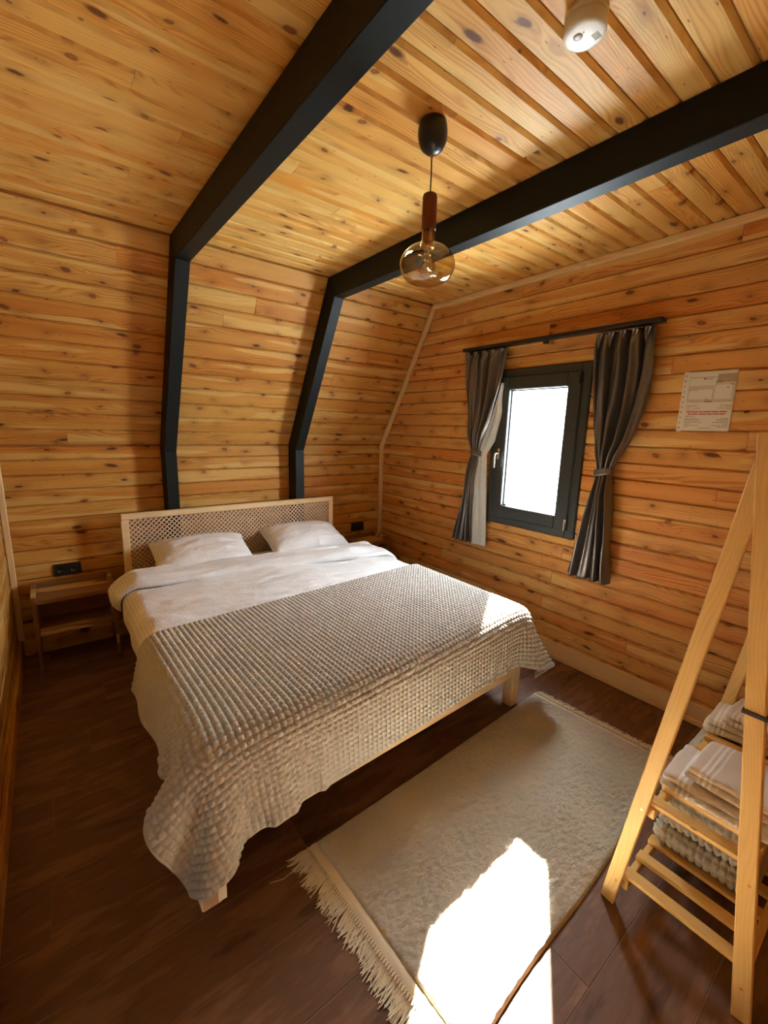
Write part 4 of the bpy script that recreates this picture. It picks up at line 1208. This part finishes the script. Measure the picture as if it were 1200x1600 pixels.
# ------------------------------------------------------------------ folded towels
def towel(x0, x1, y0, y1, z0, z1, label, seed, rz=0.0):
    t_ = thing('folded_towel', label, 'towel', ((x0 + x1) / 2, (y0 + y1) / 2, z0), 'folded towels on the upper rack shelf')
    t_.rotation_euler = (0, 0, rz)
    w, l, h = x1 - x0, y1 - y0, z1 - z0
    nl = 2
    for k in range(nl):
        zz0 = h * k / nl; V, F = rounded_slab(10, 12, -w / 2 + 0.006 * k, w / 2 - 0.003 * k, -l / 2, l / 2 - 0.006 * k, zz0 + 0.0005, zz0 + h / nl - 0.0005, h / nl * 0.48, wob=0.009, seed=seed + k)
        V = [(x, y, max(z, 0.0005)) for x, y, z in V]
        mesh_obj('terry_fold', V, F, M['towel'], t_, True)
    return t_
ZS = 0.433
towel(-1.215, -0.985, -3.415, -3.125, ZS, ZS + 0.052, 'folded white-striped towel at the front of the upper shelf, lower one', 1.0, 0.03)
towel(-1.200, -0.980, -3.460, -3.185, ZS + 0.056, ZS + 0.106, 'folded white-striped towel lying on the front towel, shifted towards the rack leg', 5.0, -0.04)
towel(-0.770, -0.570, -3.37, -3.115, ZS, ZS + 0.055, 'folded striped towel at the back of the upper shelf, lower one', 9.0, 0.05)
towel(-0.765, -0.575, -3.42, -3.175, ZS + 0.056, ZS + 0.102, 'folded striped towel on top of the back towel', 13.0, -0.03)

# folded waffle blanket on the lower shelf
fb = thing('folded_blanket', 'grey waffle knit blanket folded on the lower rack shelf', 'blanket', (-0.85, -3.245, 0.118))
def wrap_layer(w, l, h, z0, seed):
    """waffle-relief folded layer: closed cross-section in x-z swept along y, ends pinched"""
    pitch = 0.026; sub = 5
    per = 2 * (w + h); n1 = int(per / pitch); n2 = int(l / pitch) + 3
    P = np.zeros((n2 + 1, n1 + 1, 3))
    for j in range(n2 + 1):
        t_ = j / n2; e = min(1.0, min(t_, 1 - t_) / 0.10); e = math.sqrt(max(0, 1 - (1 - e) ** 2))
        an = np.linspace(0, 2 * math.pi, 721)
        lx = w / 2 * np.sign(np.cos(an)) * np.abs(np.cos(an)) ** 0.35 * (0.93 + 0.07 * e); lz = h / 2 * np.sign(np.sin(an)) * np.abs(np.sin(an)) ** 0.6 * (0.12 + 0.88 * e)
        cum = np.concatenate([[0], np.cumsum(np.hypot(np.diff(lx), np.diff(lz)))]); tt = np.linspace(0, cum[-1], n1 + 1)
        X_ = np.interp(tt, cum, lx); Z_ = np.interp(tt, cum, lz)
        for i in range(n1 + 1):
            x, z = X_[i], Z_[i]; a_ = math.atan2(z / h, x / w)
            x += 0.010 * nz3(t_ * 4 + seed, a_); z += 0.008 * nz3(t_ * 3 + seed, x * 8, 3) * (1 if z > 0 else 0)
            P[j, i] = (x, -l / 2 + l * t_ + 0.008 * nz3(seed, a_ * 0.7), z0 + h / 2 + z)
    P[:, -1] = P[:, 0]
    return waffle(P, sub, 0.0115, -1.0, 1.0, 0.5, 0.5, 0.1)
zc = 0.006
for k, (w, l, h) in enumerate([(0.50, 0.285, 0.075), (0.49, 0.275, 0.070), (0.47, 0.27, 0.066), (0.44, 0.26, 0.055)]):
    P = wrap_layer(w, l, h, zc, k * 3.3)
    n_ = grid_normals(P)
    # make sure the relief points outwards
    o = grid_obj('fold', P, M['waffle_grey'], fb); zc += h + 0.001
    o.location = (0.008 * (k % 2), 0.004 * k, 0)
